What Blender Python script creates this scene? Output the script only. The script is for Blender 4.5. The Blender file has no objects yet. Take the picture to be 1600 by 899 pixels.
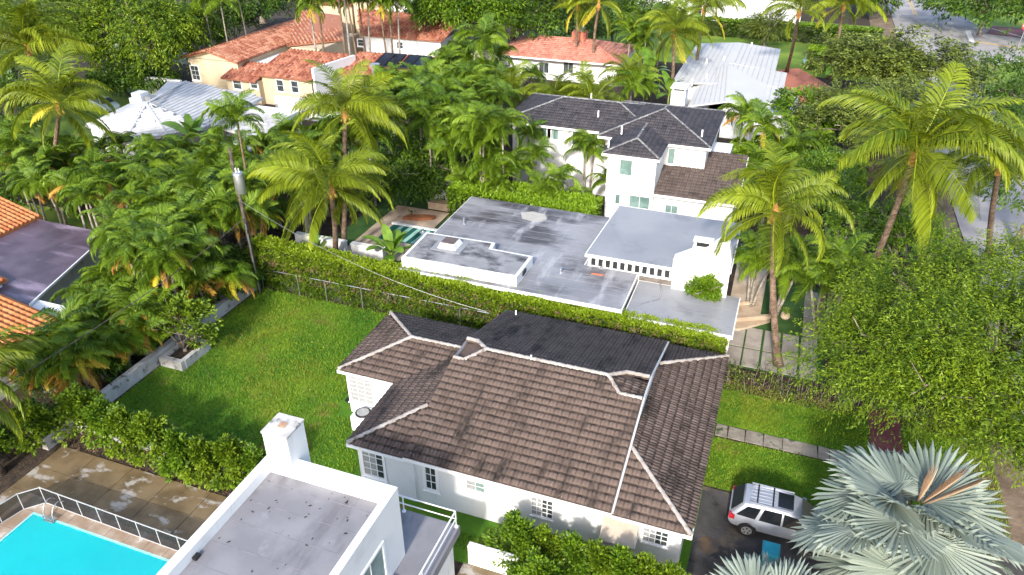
import bpy, math, random
import numpy as np
from mathutils import Vector, Matrix

# ------------------------------------------------------------------ camera, world, sun
S = bpy.context.scene
COL = S.collection
F_PX, CAM_H = 1170.0, 27.0
CM = [[0.938293, 0.345823, -0.003625], [0.173075, -0.478614, -0.860798], [-0.299419, 0.807053, -0.508934]]
cam = bpy.data.cameras.new('camera')
cam_o = bpy.data.objects.new('camera', cam); COL.objects.link(cam_o)
cam.sensor_width = 36; cam.lens = 36 * F_PX / 1600; cam.clip_end = 1500
mr, md, mf = [Vector(r) for r in CM]
cam_o.matrix_world = Matrix(((mr.x, -md.x, -mf.x, 0), (mr.y, -md.y, -mf.y, 0), (mr.z, -md.z, -mf.z, CAM_H), (0, 0, 0, 1)))
S.camera = cam_o
S.render.resolution_x, S.render.resolution_y = 1024, 575
SUN_EL, SUN_AZ = 30.0, 178.0          # azimuth clockwise from +Y: the sun stands behind the camera
w = bpy.data.worlds.new('World'); S.world = w; w.use_nodes = True
nt = w.node_tree; bg = nt.nodes['Background']
sky = nt.nodes.new('ShaderNodeTexSky'); sky.sky_type = 'NISHITA'; sky.sun_disc = False
sky.sun_elevation = math.radians(SUN_EL); sky.sun_rotation = math.radians(SUN_AZ)
nt.links.new(sky.outputs[0], bg.inputs[0]); bg.inputs[1].default_value = 0.15; sky.dust_density = 2.0; sky.air_density = 1.0
sl = bpy.data.lights.new('sun', 'SUN'); sl.energy = 2.0; sl.angle = math.radians(4); sl.color = (1, .95, .86)
so = bpy.data.objects.new('sun', sl); COL.objects.link(so)
az, el = math.radians(SUN_AZ), math.radians(SUN_EL)
sd = Vector((math.sin(az) * math.cos(el), math.cos(az) * math.cos(el), math.sin(el)))
so.rotation_euler = sd.to_track_quat('Z', 'Y').to_euler()
S.view_settings.view_transform = 'Standard'; S.view_settings.look = 'None'
S.view_settings.exposure = 1.42; S.view_settings.gamma = 1
S.cycles.max_bounces = 6; S.cycles.transparent_max_bounces = 8

def ray(px, py):
    a, b = (px - 800) / F_PX, (py - 449.5) / F_PX
    return mr * a + md * b + mf
def at(px, py, z=0.0):
    d = ray(px, py); t = (z - CAM_H) / d.z
    return Vector((d.x * t, d.y * t, z))
def atY(px, py, Y):
    d = ray(px, py); t = Y / d.y
    return Vector((d.x * t, Y, CAM_H + d.z * t))

# ------------------------------------------------------------------ object helpers
def tag(o, label=None, cat=None, group=None, kind=None):
    if label: o['label'] = label
    if cat: o['category'] = cat
    if group: o['group'] = group
    if kind: o['kind'] = kind
    return o
def thing(name, label, cat, loc=(0, 0, 0), group=None, rz=0):
    o = bpy.data.objects.new(name, None); COL.objects.link(o)
    o.location = loc; o.rotation_euler = (0, 0, rz); o.empty_display_size = .3
    return tag(o, label, cat, group)
def add(name, me, parent=None, M=None):
    o = bpy.data.objects.new(name, me); COL.objects.link(o)
    if parent is not None: o.parent = parent
    if M is not None: o.matrix_basis = M
    return o

class MB:
    def __init__(s): s.v, s.f, s.m, s.t = [], [], [], []
    def face(s, idx, m=0, t=.5): s.f.append(idx); s.m.append(m); s.t.append(t)
    def poly(s, pts, m=0, t=.5):
        n = len(s.v); s.v += [tuple(p) for p in pts]; s.face(list(range(n, n + len(pts))), m, t); return s
    def box(s, x0, x1, y0, y1, z0, z1, m=0, t=.5):
        return s.hexa([(x0, y0, z0), (x1, y0, z0), (x1, y1, z0), (x0, y1, z0), (x0, y0, z1), (x1, y0, z1), (x1, y1, z1), (x0, y1, z1)], m, t)
    def hexa(s, p, m=0, t=.5):
        n = len(s.v); s.v += [tuple(q) for q in p]
        for q in ((3, 2, 1, 0), (4, 5, 6, 7), (0, 1, 5, 4), (1, 2, 6, 5), (2, 3, 7, 6), (3, 0, 4, 7)): s.face([n + i for i in q], m, t)
        return s
    def prism(s, pts, z0, z1, m=0, t=.5, mt=None):
        "pts: plan outline counter-clockwise; z0, z1 numbers"
        n = len(s.v); k = len(pts)
        s.v += [(p[0], p[1], z0) for p in pts] + [(p[0], p[1], z1) for p in pts]
        s.face(list(range(n + k - 1, n - 1, -1)), m, t); s.face(list(range(n + k, n + 2 * k)), m if mt is None else mt, t)
        for i in range(k):
            j = (i + 1) % k; s.face([n + i, n + j, n + k + j, n + k + i], m, t)
        return s
    def slab(s, pts, th, m=0, t=.5):
        "a thick sheet whose top is the 3D polygon pts"
        n = len(s.v); k = len(pts)
        s.v += [tuple(p) for p in pts] + [(p[0], p[1], p[2] - th) for p in pts]
        s.face(list(range(n, n + k)), m, t); s.face(list(range(n + 2 * k - 1, n + k - 1, -1)), m, t)
        for i in range(k):
            j = (i + 1) % k; s.face([n + j, n + i, n + k + i, n + k + j], m, t)
        return s
    def beam(s, a, b, w, h, m=0, t=.5, up=(0, 0, 1)):
        a, b = Vector(a), Vector(b); d = (b - a).normalized(); u = Vector(up)
        if abs(d.dot(u)) > .99: u = Vector((1, 0, 0))
        x = d.cross(u).normalized() * w / 2; z = x.cross(d).normalized() * h / 2
        return s.hexa([a - x - z, a + x - z, b + x - z, b - x - z, a - x + z, a + x + z, b + x + z, b - x + z], m, t)
    def tube(s, pts, rs, n=8, m=0, t=.5, cap=True):
        pts = [Vector(p) for p in pts]
        if not hasattr(rs, '__len__'): rs = [rs] * len(pts)
        b0 = len(s.v); ref = Vector((.31, .22, .1))
        for i, p in enumerate(pts):
            d = (pts[min(i + 1, len(pts) - 1)] - pts[max(i - 1, 0)]).normalized()
            if abs(d.dot(ref.normalized())) > .97: ref = Vector((0, 1, .2))
            x = d.cross(ref).normalized(); y = d.cross(x)
            for k in range(n):
                a = 2 * math.pi * k / n; s.v.append(tuple(p + (x * math.cos(a) + y * math.sin(a)) * rs[i]))
        for i in range(len(pts) - 1):
            for k in range(n):
                k2 = (k + 1) % n; q = b0 + i * n
                s.face([q + k, q + k2, q + n + k2, q + n + k], m, t)
        if cap:
            s.face([b0 + k for k in range(n)][::-1], m, t); s.face([b0 + (len(pts) - 1) * n + k for k in range(n)], m, t)
        return s
    def mesh(s, name, mats, smooth=False):
        me = bpy.data.meshes.new(name); me.from_pydata(s.v, [], s.f); return finish(me, mats, s.m, s.t, smooth)
    def build(s, name, mats, parent=None, smooth=False, M=None):
        return add(name, s.mesh(name, mats, smooth), parent, M)
def finish(me, mats, mi=None, tint=None, smooth=False):
    for m in (mats if isinstance(mats, (list, tuple)) else [mats]): me.materials.append(m)
    n = len(me.polygons)
    if mi is not None and any(mi): me.polygons.foreach_set('material_index', np.array(mi, np.int32))
    a = me.attributes.new('tint', 'FLOAT', 'FACE')
    a.data.foreach_set('value', np.array(tint if tint is not None else [.5] * n, np.float32))
    if smooth: me.polygons.foreach_set('use_smooth', np.ones(n, bool))
    me.update(); return me
def npmesh(name, V, Fq, mats, tint, smooth=False, mi=None):
    "V (n,3), Fq (m,4) quads"
    me = bpy.data.meshes.new(name); n, m = len(V), len(Fq)
    me.vertices.add(n); me.vertices.foreach_set('co', np.asarray(V, np.float32).ravel())
    me.loops.add(m * 4); me.loops.foreach_set('vertex_index', np.asarray(Fq, np.int32).ravel())
    me.polygons.add(m); me.polygons.foreach_set('loop_start', np.arange(0, m * 4, 4, dtype=np.int32))
    try: me.polygons.foreach_set('loop_total', np.full(m, 4, np.int32))
    except Exception: pass
    me.update(calc_edges=True)
    return finish(me, mats, mi, tint, smooth)

# ------------------------------------------------------------------ materials
def mat(name, c1, c2=None, rough=.8, ns=1.5, detail=6, bump=0, bs=25, tint=None, trans=0, metal=0, spec=.4,
        orand=0, stain=None, streak=None, stain2=None, wave=None, lo=.35, hi=.65, coat=0):
    m = bpy.data.materials.new(name); m.use_nodes = True; N = m.node_tree.nodes; L = m.node_tree.links
    b = N['Principled BSDF']; out = N['Material Output']
    geo = N.new('ShaderNodeNewGeometry')
    if orand:                                     # shared meshes vary with the object
        tc = N.new('ShaderNodeTexCoord'); oi = N.new('ShaderNodeObjectInfo'); va = N.new('ShaderNodeVectorMath'); va.operation = 'ADD'
        mu = N.new('ShaderNodeVectorMath'); mu.operation = 'SCALE'; cx = N.new('ShaderNodeCombineXYZ')
        L.new(oi.outputs['Random'], cx.inputs[0]); L.new(oi.outputs['Random'], cx.inputs[1]); mu.inputs['Scale'].default_value = 91
        L.new(cx.outputs[0], mu.inputs[0]); L.new(tc.outputs['Object'], va.inputs[0]); L.new(mu.outputs[0], va.inputs[1]); P = va.outputs[0]
    else: P = geo.outputs['Position']
    def noise(scale, det=6, sc3=None, r=.55):
        n = N.new('ShaderNodeTexNoise'); n.inputs['Scale'].default_value = scale; n.inputs['Detail'].default_value = det; n.inputs['Roughness'].default_value = r
        src = P
        if sc3:
            v = N.new('ShaderNodeVectorMath'); v.operation = 'MULTIPLY'; v.inputs[1].default_value = sc3; L.new(P, v.inputs[0]); src = v.outputs[0]
        L.new(src, n.inputs['Vector']); return n.outputs['Fac']
    def rng(sock, a, c):
        r = N.new('ShaderNodeMapRange'); r.interpolation_type = 'SMOOTHSTEP'; r.inputs[1].default_value = a; r.inputs[2].default_value = c; L.new(sock, r.inputs[0]); return r.outputs[0]
    def mix(f, a, c, mode='MIX'):
        x = N.new('ShaderNodeMix'); x.data_type = 'RGBA'; x.blend_type = mode
        for i, s_ in ((0, f), (6, a), (7, c)):
            if hasattr(s_, 'links'): L.new(s_, x.inputs[i])
            elif i == 0: x.inputs[0].default_value = s_
            else: x.inputs[i].default_value = (*s_[:3], 1)
        return x.outputs[2]
    col = c1
    if c2: col = mix(rng(noise(ns, detail), lo, hi), c1, c2)
    if tint:
        a = N.new('ShaderNodeAttribute'); a.attribute_name = 'tint'; f = a.outputs['Fac']
        if orand:
            ad = N.new('ShaderNodeMath'); ad.operation = 'MULTIPLY_ADD'; L.new(oi.outputs['Random'], ad.inputs[0]); ad.inputs[1].default_value = orand; L.new(f, ad.inputs[2])
            sb = N.new('ShaderNodeMath'); sb.operation = 'SUBTRACT'; sb.use_clamp = True; L.new(ad.outputs[0], sb.inputs[0]); sb.inputs[1].default_value = orand / 2; f = sb.outputs[0]
        col = mix(f, col, tint)
    for st in (stain, stain2):
        if st: col = mix(rng(noise(st[1], 8, st[4] if len(st) > 4 else None, .62), st[2], st[3]), col, st[0])
    if hasattr(col, 'links'): L.new(col, b.inputs['Base Color'])
    else: b.inputs['Base Color'].default_value = (*col, 1)
    b.inputs['Roughness'].default_value = rough; b.inputs['Metallic'].default_value = metal
    b.inputs['Specular IOR Level'].default_value = spec
    if coat: b.inputs['Coat Weight'].default_value = coat
    if bump:
        bn = N.new('ShaderNodeBump'); bn.inputs['Strength'].default_value = 1; bn.inputs['Distance'].default_value = bump
        L.new(noise(bs, 5), bn.inputs['Height']); L.new(bn.outputs[0], b.inputs['Normal'])
    if wave:
        wv = N.new('ShaderNodeTexWave'); wv.bands_direction = 'Z'; wv.inputs['Scale'].default_value = wave[0]; wv.inputs['Distortion'].default_value = 1.5
        L.new(P, wv.inputs['Vector']); bn = N.new('ShaderNodeBump'); bn.inputs['Distance'].default_value = wave[1]; L.new(wv.outputs['Fac'], bn.inputs['Height']); L.new(bn.outputs[0], b.inputs['Normal'])
    if trans:
        tr = N.new('ShaderNodeBsdfTranslucent'); mx = N.new('ShaderNodeMixShader'); mx.inputs[0].default_value = trans
        tcx = mix(1.0, col, (1, .95, .35), 'MULTIPLY')
        L.new(tcx, tr.inputs[0]); L.new(b.outputs[0], mx.inputs[1]); L.new(tr.outputs[0], mx.inputs[2]); L.new(mx.outputs[0], out.inputs[0])
    return m

WHT = (.72, .72, .71)
m_white = mat('white_stucco', WHT, (.7, .7, .7), .85, .8, bump=.004, bs=18, stain=((.46, .46, .44), .9, .57, .8, (1.4, 1.4, .25)), stain2=((.56, .56, .55), .4, .55, .8))
m_trim = mat('white_paint', (.8, .8, .8), None, .6)
m_cream = mat('cream_stucco', (.56, .46, .32), (.5, .41, .28), .9, .5, bump=.01, bs=12)
m_glass = mat('window_glass', (.03, .04, .045), (.09, .1, .1), .12, 1.2, spec=.8)
m_gglass = mat('green_glass', (.1, .17, .15), (.2, .29, .27), .15, .9, spec=.8)
m_blind = mat('window_blind', (.26, .27, .265), (.34, .34, .34), .6, 9)
m_rtile = mat('brown_roof_tile', (.072, .05, .041), (.11, .08, .066), .85, spec=.15, ns=.9, bump=.012, bs=14, tint=(.145, .108, .093), stain=((.025, .022, .02), .42, .5, .7, (2.2, .8, .8)), stain2=((.24, .185, .16), 3.5, .6, .74, (3, 1, 1)))
m_butt = mat('mossy_course_shadow', (.022, .016, .014), (.07, .05, .04), .9, 5)  # shadow lines between tile courses painted into the colour, mixed with moss
m_porch = mat('dark_brown_tile', (.045, .032, .028), (.08, .058, .05), .75, 1.5, tint=(.1, .075, .065))
m_rtile_o = m_rtile
m_dtile = mat('charcoal_roof_tile', (.016, .016, .021), (.035, .031, .036), .75, .6, bump=.006, bs=20, tint=(.055, .05, .057))
m_ttile = mat('terracotta_barrel_tile', (.2, .055, .026), (.29, .095, .05), .75, 3, tint=(.4, .19, .12), stain=((.4, .3, .22), 1.8, .6, .7, (3, .8, 1)))
m_ttile2 = mat('weathered_barrel_tile', (.12, .032, .018), (.23, .065, .036), .8, 2.4, tint=(.34, .14, .085), stain=((.4, .31, .24), 1.8, .6, .68, (3.5, .5, 1)))
m_ptile = mat('pink_terracotta_tile', (.3, .1, .07), (.38, .145, .1), .8, 2, tint=(.48, .23, .17), stain=((.8, .55, .45), 3, .62, .75))
m_otile = mat('orange_barrel_tile', (.4, .1, .03), (.5, .16, .05), .75, 2, tint=(.56, .24, .09))
m_cap = mat('ridge_cap_tile', (.3, .265, .235), (.4, .365, .335), .75, 2, stain=((.17, .14, .125), 2.2, .54, .7))
m_wtile = mat('white_cement_tile', (.42, .42, .425), (.49, .49, .495), .8, .6, spec=.1, tint=(.56, .56, .56), stain=((.3, .3, .33), .5, .57, .8, (1, 1, 1)))
m_mflat = mat('grey_roof_membrane', (.2, .2, .215), (.275, .275, .293), .55, .35, stain=((.06, .056, .06), .2, .47, .66, (.7, 1.9, 1)), stain2=((.4, .4, .42), .3, .52, .7, (2.2, .6, 1)), bump=.004, bs=6)
m_mflat2 = mat('pale_roof_membrane', (.225, .23, .25), (.27, .275, .29), .4, .3, stain=((.16, .165, .18), .4, .52, .75), bump=.003, bs=5)
m_mlav = mat('lavender_roof_coating', (.19, .185, .2), (.24, .235, .25), .6, .5, stain=((.095, .085, .095), .33, .5, .72, (1.8, .6, 1)), stain2=((.29, .285, .3), 1.1, .58, .8), bump=.006, bs=5)
m_mdark = mat('plum_roof_membrane', (.065, .045, .065), (.11, .08, .11), .4, .5, stain=((.27, .21, .28), .4, .52, .72, (.5, 2.2, 1)), bump=.006, bs=4)
m_box = mat('sooty_roof_coating', (.22, .22, .23), (.29, .29, .3), .7, .8, stain=((.05, .05, .056), .6, .46, .68, (1, 1.5, 1)), bump=.01, bs=9)
m_patch = mat('roof_patch', (.36, .34, .31), (.42, .4, .36), .8)
m_gmetal = mat('grey_metal_roof', (.43, .43, .43), (.48, .48, .48), .8, .3, spec=.1, tint=(.54, .54, .54), stain=((.52, .52, .52), .4, .55, .75))
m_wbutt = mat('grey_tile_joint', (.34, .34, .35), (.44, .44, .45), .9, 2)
m_brownwall = mat('brown_panel', (.12, .1, .085), (.18, .155, .13), .9, 3)
m_conc = mat('weathered_concrete', (.42, .4, .38), (.55, .53, .5), .9, 1.2, bump=.02, bs=8, stain=((.12, .12, .11), 1.5, .55, .7))
m_soil = mat('dark_mulch', (.022, .016, .012), (.06, .04, .025), 1, 2.5, bump=.06, bs=7, stain=((.11, .06, .03), 4, .6, .75))
m_dirt = mat('bare_dirt', (.13, .09, .06), (.22, .16, .11), 1, .8, bump=.04, bs=5)
m_wet = mat('wet_pool_deck', (.125, .088, .045), (.2, .145, .08), .4, .8, stain=((.36, .33, .29), .62, .54, .62, (1, 1.6, 1)), stain2=((.1, .06, .03), 1.3, .64, .72), bump=.004, bs=12)
m_coping = mat('pool_coping', (.28, .2, .14), (.4, .32, .25), .5, 1.1, stain=((.5, .46, .42), 1.1, .58, .62), bump=.004, bs=12)
m_pool = mat('pool_shell_paint', (.03, .6, .64), (.04, .66, .69), .5, .15)
m_asph = mat('asphalt', (.27, .25, .255), (.35, .33, .33), .9, .25, bump=.01, bs=12, stain=((.17, .16, .16), .3, .55, .75, (1, .4, 1)))
m_dasph = mat('dark_asphalt', (.035, .032, .032), (.085, .078, .075), .8, .5, bump=.02, bs=9, stain=((.15, .12, .085), .55, .54, .66), stain2=((.02, .018, .018), .9, .6, .68))
m_yel = mat('yellow_road_paint', (.62, .38, .06), (.5, .33, .1), .8, 2)
m_wpaint = mat('white_road_paint', (.75, .75, .74), (.6, .6, .6), .8, 2)
m_walk = mat('sidewalk_concrete', (.4, .38, .37), (.5, .48, .46), .9, .8, bump=.006, bs=9)
m_stone = mat('beige_stone', (.42, .31, .22), (.55, .43, .32), .75, .9, bump=.004, bs=9, stain=((.36, .2, .1), .7, .6, .7))
m_slab = mat('grey_paver', (.3, .26, .23), (.4, .36, .32), .85, .9, bump=.006, bs=9, stain=((.2, .16, .13), .9, .58, .75))
m_path = mat('stone_path', (.2, .175, .14), (.3, .265, .22), .9, 1.3, bump=.03, bs=5, stain=((.05, .07, .03), 1.3, .55, .68))
m_red = mat('red_stained_concrete', (.13, .03, .04), (.19, .055, .06), .75, .8, bump=.006, bs=9)
m_brick = mat('red_brick', (.4, .13, .08), (.5, .19, .12), .85, 4)
m_steel = mat('galvanised_steel', (.55, .56, .58), (.45, .46, .48), .35, 3, metal=.8)
m_alu = mat('white_aluminium', (.75, .75, .76), None, .4)
m_black = mat('black_plastic', (.015, .015, .017), None, .5)
m_rub = mat('tyre_rubber', (.02, .02, .022), None, .85)
m_wood = mat('utility_pole_wood', (.05, .037, .028), (.12, .095, .08), .9, 4, bump=.01, bs=14)
m_trunk = mat('palm_trunk', (.15, .095, .06), (.29, .2, .14), .95, 3, wave=(3.2, .05), stain=((.5, .44, .38), 2.2, .62, .75))
m_trunkg = mat('pale_palm_trunk', (.24, .2, .16), (.4, .36, .31), .9, 3, wave=(2.4, .03))
m_bark = mat('tree_bark', (.11, .085, .065), (.26, .22, .18), .95, 3, bump=.03, bs=9)
m_fib = mat('palm_crown_fibre', (.28, .12, .04), (.5, .26, .08), .95, 5)
m_shaft = mat('green_crown_shaft', (.12, .2, .05), (.25, .3, .08), .5, 2)
m_awn = mat('canvas_awning', (.42, .355, .28), (.38, .32, .25), .9, 2)
m_solar = mat('solar_panel_face', (.01, .012, .022), (.016, .02, .032), .2, 2, spec=.7)
m_teal = mat('teal_plastic', (.01, .22, .3), (.02, .3, .38), .4, 1)
m_hose = mat('green_canvas', (.01, .1, .08), None, .8)
m_pebble = mat('pale_mint_canvas', (.35, .6, .5), None, .8)
GD, GL = (.035, .085, .012), (.21, .32, .03)
m_grass = mat('lawn', (.04, .13, .004), (.09, .21, .006), .9, .3, bump=.05, bs=16, stain=((.17, .25, .012), .23, .48, .68), stain2=((.22, .15, .045), .3, .54, .68))
m_grass2 = mat('verge_grass', (.1, .19, .015), (.19, .27, .03), .9, .35, bump=.05, bs=14, stain=((.24, .24, .06), .3, .55, .75))
m_turf = mat('artificial_turf', (.025, .075, .012), (.04, .1, .02), .9, 1)
m_blade = mat('grass_blades', (.04, .13, .004), (.12, .2, .01), .7, .25, tint=(.2, .32, .012), stain=((.22, .25, .02), .22, .5, .68), stain2=((.22, .16, .05), .3, .62, .72), trans=.25)
m_coco = mat('coconut_frond', (.04, .085, .006), None, .5, tint=(.3, .36, .018), trans=.3, orand=.45, spec=.3)
m_areca = mat('areca_frond', (.024, .072, .005), None, .5, tint=(.21, .32, .018), trans=.28, orand=.6, spec=.3)
m_dead = mat('dead_frond', (.35, .13, .025), None, .8, tint=(.6, .36, .06), trans=.25, orand=.6)
m_yellow = mat('yellow_frond', (.45, .4, .03), None, .7, tint=(.72, .6, .05), trans=.3, orand=.5)
m_leaf = mat('bright_leaves', (.028, .085, .004), None, .5, tint=(.21, .34, .015), trans=.25, spec=.45)
m_leafm = mat('mid_green_leaves', (.03, .085, .004), None, .5, tint=(.24, .33, .016), trans=.28, spec=.3)
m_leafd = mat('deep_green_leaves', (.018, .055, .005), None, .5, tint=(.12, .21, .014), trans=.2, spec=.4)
m_leafo = mat('olive_leaves', (.028, .052, .008), None, .5, tint=(.21, .26, .035), trans=.2, spec=.4)
m_leafy = mat('lime_leaves', (.035, .09, .004), None, .5, tint=(.25, .35, .015), trans=.25, spec=.4)
m_fold = mat('folded_dry_fan', (.22, .11, .05), None, .8, tint=(.42, .27, .16))
m_fgrey = mat('grey_fence_frame', (.42, .42, .43), None, .5)
m_dry = mat('dry_twigs', (.14, .08, .04), None, .9, tint=(.3, .2, .12))
m_silver = mat('silver_fan_leaf', (.1, .135, .115), None, .55, tint=(.3, .345, .285), trans=.12, orand=.5, spec=.35)
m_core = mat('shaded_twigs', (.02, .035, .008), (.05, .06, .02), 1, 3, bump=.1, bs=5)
m_banana = mat('banana_leaf', (.05, .16, .015), None, .4, tint=(.3, .46, .06), trans=.25, orand=.4)

# ------------------------------------------------------------------ ground and surfaces
def sheet(name, pts, z, m, kind='structure', th=None, label=None):
    b = MB()
    if th: b.prism(pts, z - th, z)
    else: b.poly([(p[0], p[1], z) for p in pts])
    o = b.build(name, m); tag(o, kind=kind)
    if label: o['label'] = label
    return o
sheet('ground', [(-700, -300), (700, -300), (700, 900), (-700, 900)], -.02, m_soil)
def lawn_sheet(name, pts, z=0.0, m=None): return sheet(name, pts, z, m or m_grass)
lawn_sheet('lawn', [(-32.6, 19.9), (-17, 19.9), (-9.8, 19.9), (-.5, 19.9), (-.5, 36.7), (-32.6, 36.7)])
lawn_sheet('lawn', [(-.5, 28.2), (15, 28.2), (15, 37.4), (-.5, 37.4)])
lawn_sheet('lawn', [(-76, 36.2), (-42, 36.2), (-42, 42), (-76, 42)], m=m_grass2)
lawn_sheet('lawn', [(-84, 56), (-66, 54), (-66, 76), (-84, 80)], m=m_grass2)
lawn_sheet('lawn', [(-48.5, 54), (-36, 50), (-36, 72), (-48.5, 72)], m=m_grass)
lawn_sheet('lawn', [(-32, 42.2), (-24.9, 42.2), (-24.9, 56), (-32, 56)], .002, m=m_turf)
lawn_sheet('lawn', [(-40, 112), (14.5, 108), (14.5, 146), (-40, 150)], m=m_grass2)
# roads
RL, RR = [(14.5, 40), (15, 60), (15.3, 138), (15.4, 174), (15, 330)], [(28, 40), (25.5, 100), (25, 122)]
sheet('road', [(15.0, 20), (24.5, 20), (23.5, 112), (24.6, 122), (31, 127.5), (60, 118), (60, 128), (34, 144.5), (28.5, 153), (26, 165), (25.5, 178), (27, 340), (15, 340), (15.4, 150)], .004, m_asph)
sheet('road', [(-105, 92), (-74, 84), (-73, 87), (-104, 100)], .004, m_asph)
for k, (a, b_) in enumerate([((19.3, 158), (20.1, 340)), ((19.75, 158), (20.55, 340))]):
    sheet('road_marking', [a, (a[0] + .16, a[1]), (b_[0] + .16, b_[1]), b_], .008, m_yel)
sheet('road_marking', [(26.2, 147.9), (26.9, 148.0), (26.4, 138.6), (25.6, 138.8)], .008, m_wpaint)
sheet('road_marking', [(26.5, 138.9), (60, 122.4), (60, 122.9), (26.5, 139.5)], .008, m_yel)
for n_, pts in (('kerb', [(23.5, 20), (23.75, 20), (23.75, 111.8), (24.8, 121.6), (31.1, 127.1), (60, 117.6), (60, 118), (31, 127.5), (24.6, 122), (23.5, 112)]),
                ('kerb', [(60, 128), (60, 128.3), (34.3, 144.8), (28.8, 153.2), (26.3, 165), (25.8, 178), (27.3, 340), (27, 340), (25.5, 178), (26, 165), (28.5, 153), (34, 144.5)])):
    sheet(n_, pts, .12, m_walk, th=.13)
lawn_sheet('verge', [(23.75, 20), (60, 20), (60, 117.6), (31.1, 127.1), (24.8, 121.6), (23.75, 111.8)], .1, m_grass2)
lawn_sheet('verge', [(60, 128.3), (60, 340), (27.3, 340), (25.8, 178), (26.3, 165), (28.8, 153.2), (34.3, 144.8)], .1, m_grass2)
lawn_sheet('verge', [(11.5, 20), (14.9, 20), (15.3, 150), (14.9, 340), (11.5, 340)], .003, m_dirt)
sheet('sidewalk', [(22.0, 96), (23.7, 96), (24.2, 118), (22.2, 119)], .012, m_walk)
sheet('driveway', [(29, 146), (46, 141), (46, 150), (31, 153)], .11, m_red)
# front walk of the brown-roofed house: irregular cracked stones
wb = random.Random(4); pw = sheet('garden_path', [(-.5, 31.9), (7.3, 32.0), (7.3, 32.95), (-.5, 33.05)], .006, m_soil)
x = -.45
while x < 7.1:
    d = wb.uniform(.55, 1.0); s = wb.uniform(.4, .6); e = min(x + d, 7.2)
    MB().prism([(x, 32 + wb.uniform(0, .06)), (e - .03, 32 + wb.uniform(0, .06)), (e - .03 + wb.uniform(-.08, .06), 32.9 + wb.uniform(0, .08)), (x, 32.92 + wb.uniform(0, .08))], .008, .05 + wb.uniform(0, .012)).build('stone', m_path, pw)
    x = e
rp = sheet('red_walkway', [(7.2, 28), (8.8, 28), (8.85, 37.5), (7.25, 37.5)], .03, m_red, th=.04)
mb = MB(); mb.box(7.95, 8.5, 33.45, 33.85, .03, .045, 0); mb.box(8.0, 8.45, 33.5, 33.8, .045, .05, 1); mb.build('meter_cover', [m_walk, m_black], rp)
sheet('driveway', [(-.5, 18), (15, 18), (15, 28.1), (-.5, 28.1)], .004, m_dasph)
sheet('puddle', [(-.25, 24.2), (.3, 24.0), (.7, 24.4), (.62, 25.0), (.1, 25.1), (-.2, 24.8)], .008, mat('puddle_water', (.06, .04, .02), (.12, .07, .02), .08, 2, spec=.6))
# pool deck with slabs, pool
deck = sheet('pool_deck', [(-32.3, 9.5), (-17, 9.5), (-17, 19.5), (-32.3, 19.5)], .004, m_soil)
rd = random.Random(7)
xs = [-32.3, -30.0, -27.6, -25.2, -22.8, -20.4, -17]
for i in range(6):
    for (y0, y1) in ((16.45, 17.95), (17.95, 19.5)):
        MB().box(xs[i] + .012, xs[i + 1] - .012, y0 + .012, y1 - .012, .0045, .06 + rd.uniform(0, .004)).build('slab', m_wet, deck)
for (y0, y1) in ((9.5, 13), (13, 16.45)): MB().box(-32.3, -31.1, y0 + .012, y1 - .012, .0045, .06).build('slab', m_wet, deck)
px0, px1, py0, py1 = -29.85, -17.3, 8.0, 15.6
k = 0; x = -31.08
while x < -17.2:
    e = min(x + 1.1, -17.0)
    MB().box(x + .008, e - .008, py1 + .012, 16.43, .0045, .075).build('coping_stone', m_coping, deck); x = e
y = py1
while y > 9.6:
    MB().box(-31.08, px0, y - 1.1 + .008, y - .008, .0045, .075).build('coping_stone', m_coping, deck); y -= 1.1
mb = MB(); mb.box(px0, px1, py0, py1, -.3, -.05, 0)
pool = thing('swimming_pool', 'bright turquoise swimming pool with metal ladder at the bottom left', 'swimming pool', (px0, py0, 0))
def par(o, p):
    o.parent = p; o.matrix_parent_inverse = (Matrix.Translation(p.location) @ Matrix.Rotation(p.rotation_euler[2], 4, 'Z')).inverted(); return o
MB().box(px0, px1, py0, py1, .015, .02).build('water_floor', m_pool)
par(bpy.data.objects['water_floor'], pool); bpy.data.objects['water_floor'].name = 'pool_floor'
m_ptl = mat('waterline_tile', (.25, .55, .6), (.4, .66, .68), .3, 6)
for a in ((px0, px1, py1 - .1, py1), (px0, px0 + .1, py0, py1 - .1)): par(MB().box(*a, .02, .06).build('waterline_tiles', m_ptl), pool)
for q, d_ in enumerate((.5, 1.0)): par(MB().box(px0 + .1, px0 + d_ + .1, 9.0, 12.0, .021 + .008 * (1 - q), .026 + .008 * (1 - q)).build('pool_step', m_ptl), pool)
def water_mat():
    m = bpy.data.materials.new('pool_water'); m.use_nodes = True; N = m.node_tree.nodes; L = m.node_tree.links; b = N['Principled BSDF']
    b.inputs['Base Color'].default_value = (.55, .97, 1, 1); b.inputs['Transmission Weight'].default_value = 1; b.inputs['Specular IOR Level'].default_value = .5; b.inputs['Roughness'].default_value = .03; b.inputs['IOR'].default_value = 1.33
    n = N.new('ShaderNodeTexNoise'); n.inputs['Scale'].default_value = 2.2; bn = N.new('ShaderNodeBump'); bn.inputs['Distance'].default_value = .07; L.new(n.outputs[0], bn.inputs['Height']); L.new(bn.outputs[0], b.inputs['Normal']); return m
par(MB().poly([(px0, py0, .05), (px1, py0, .05), (px1, py1, .05), (px0, py1, .05)]).build('water', water_mat()), pool)
lad = thing('pool_ladder', 'curved steel ladder at the far edge of the turquoise pool', 'ladder', (-28.6, 15.6, .07))
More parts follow.
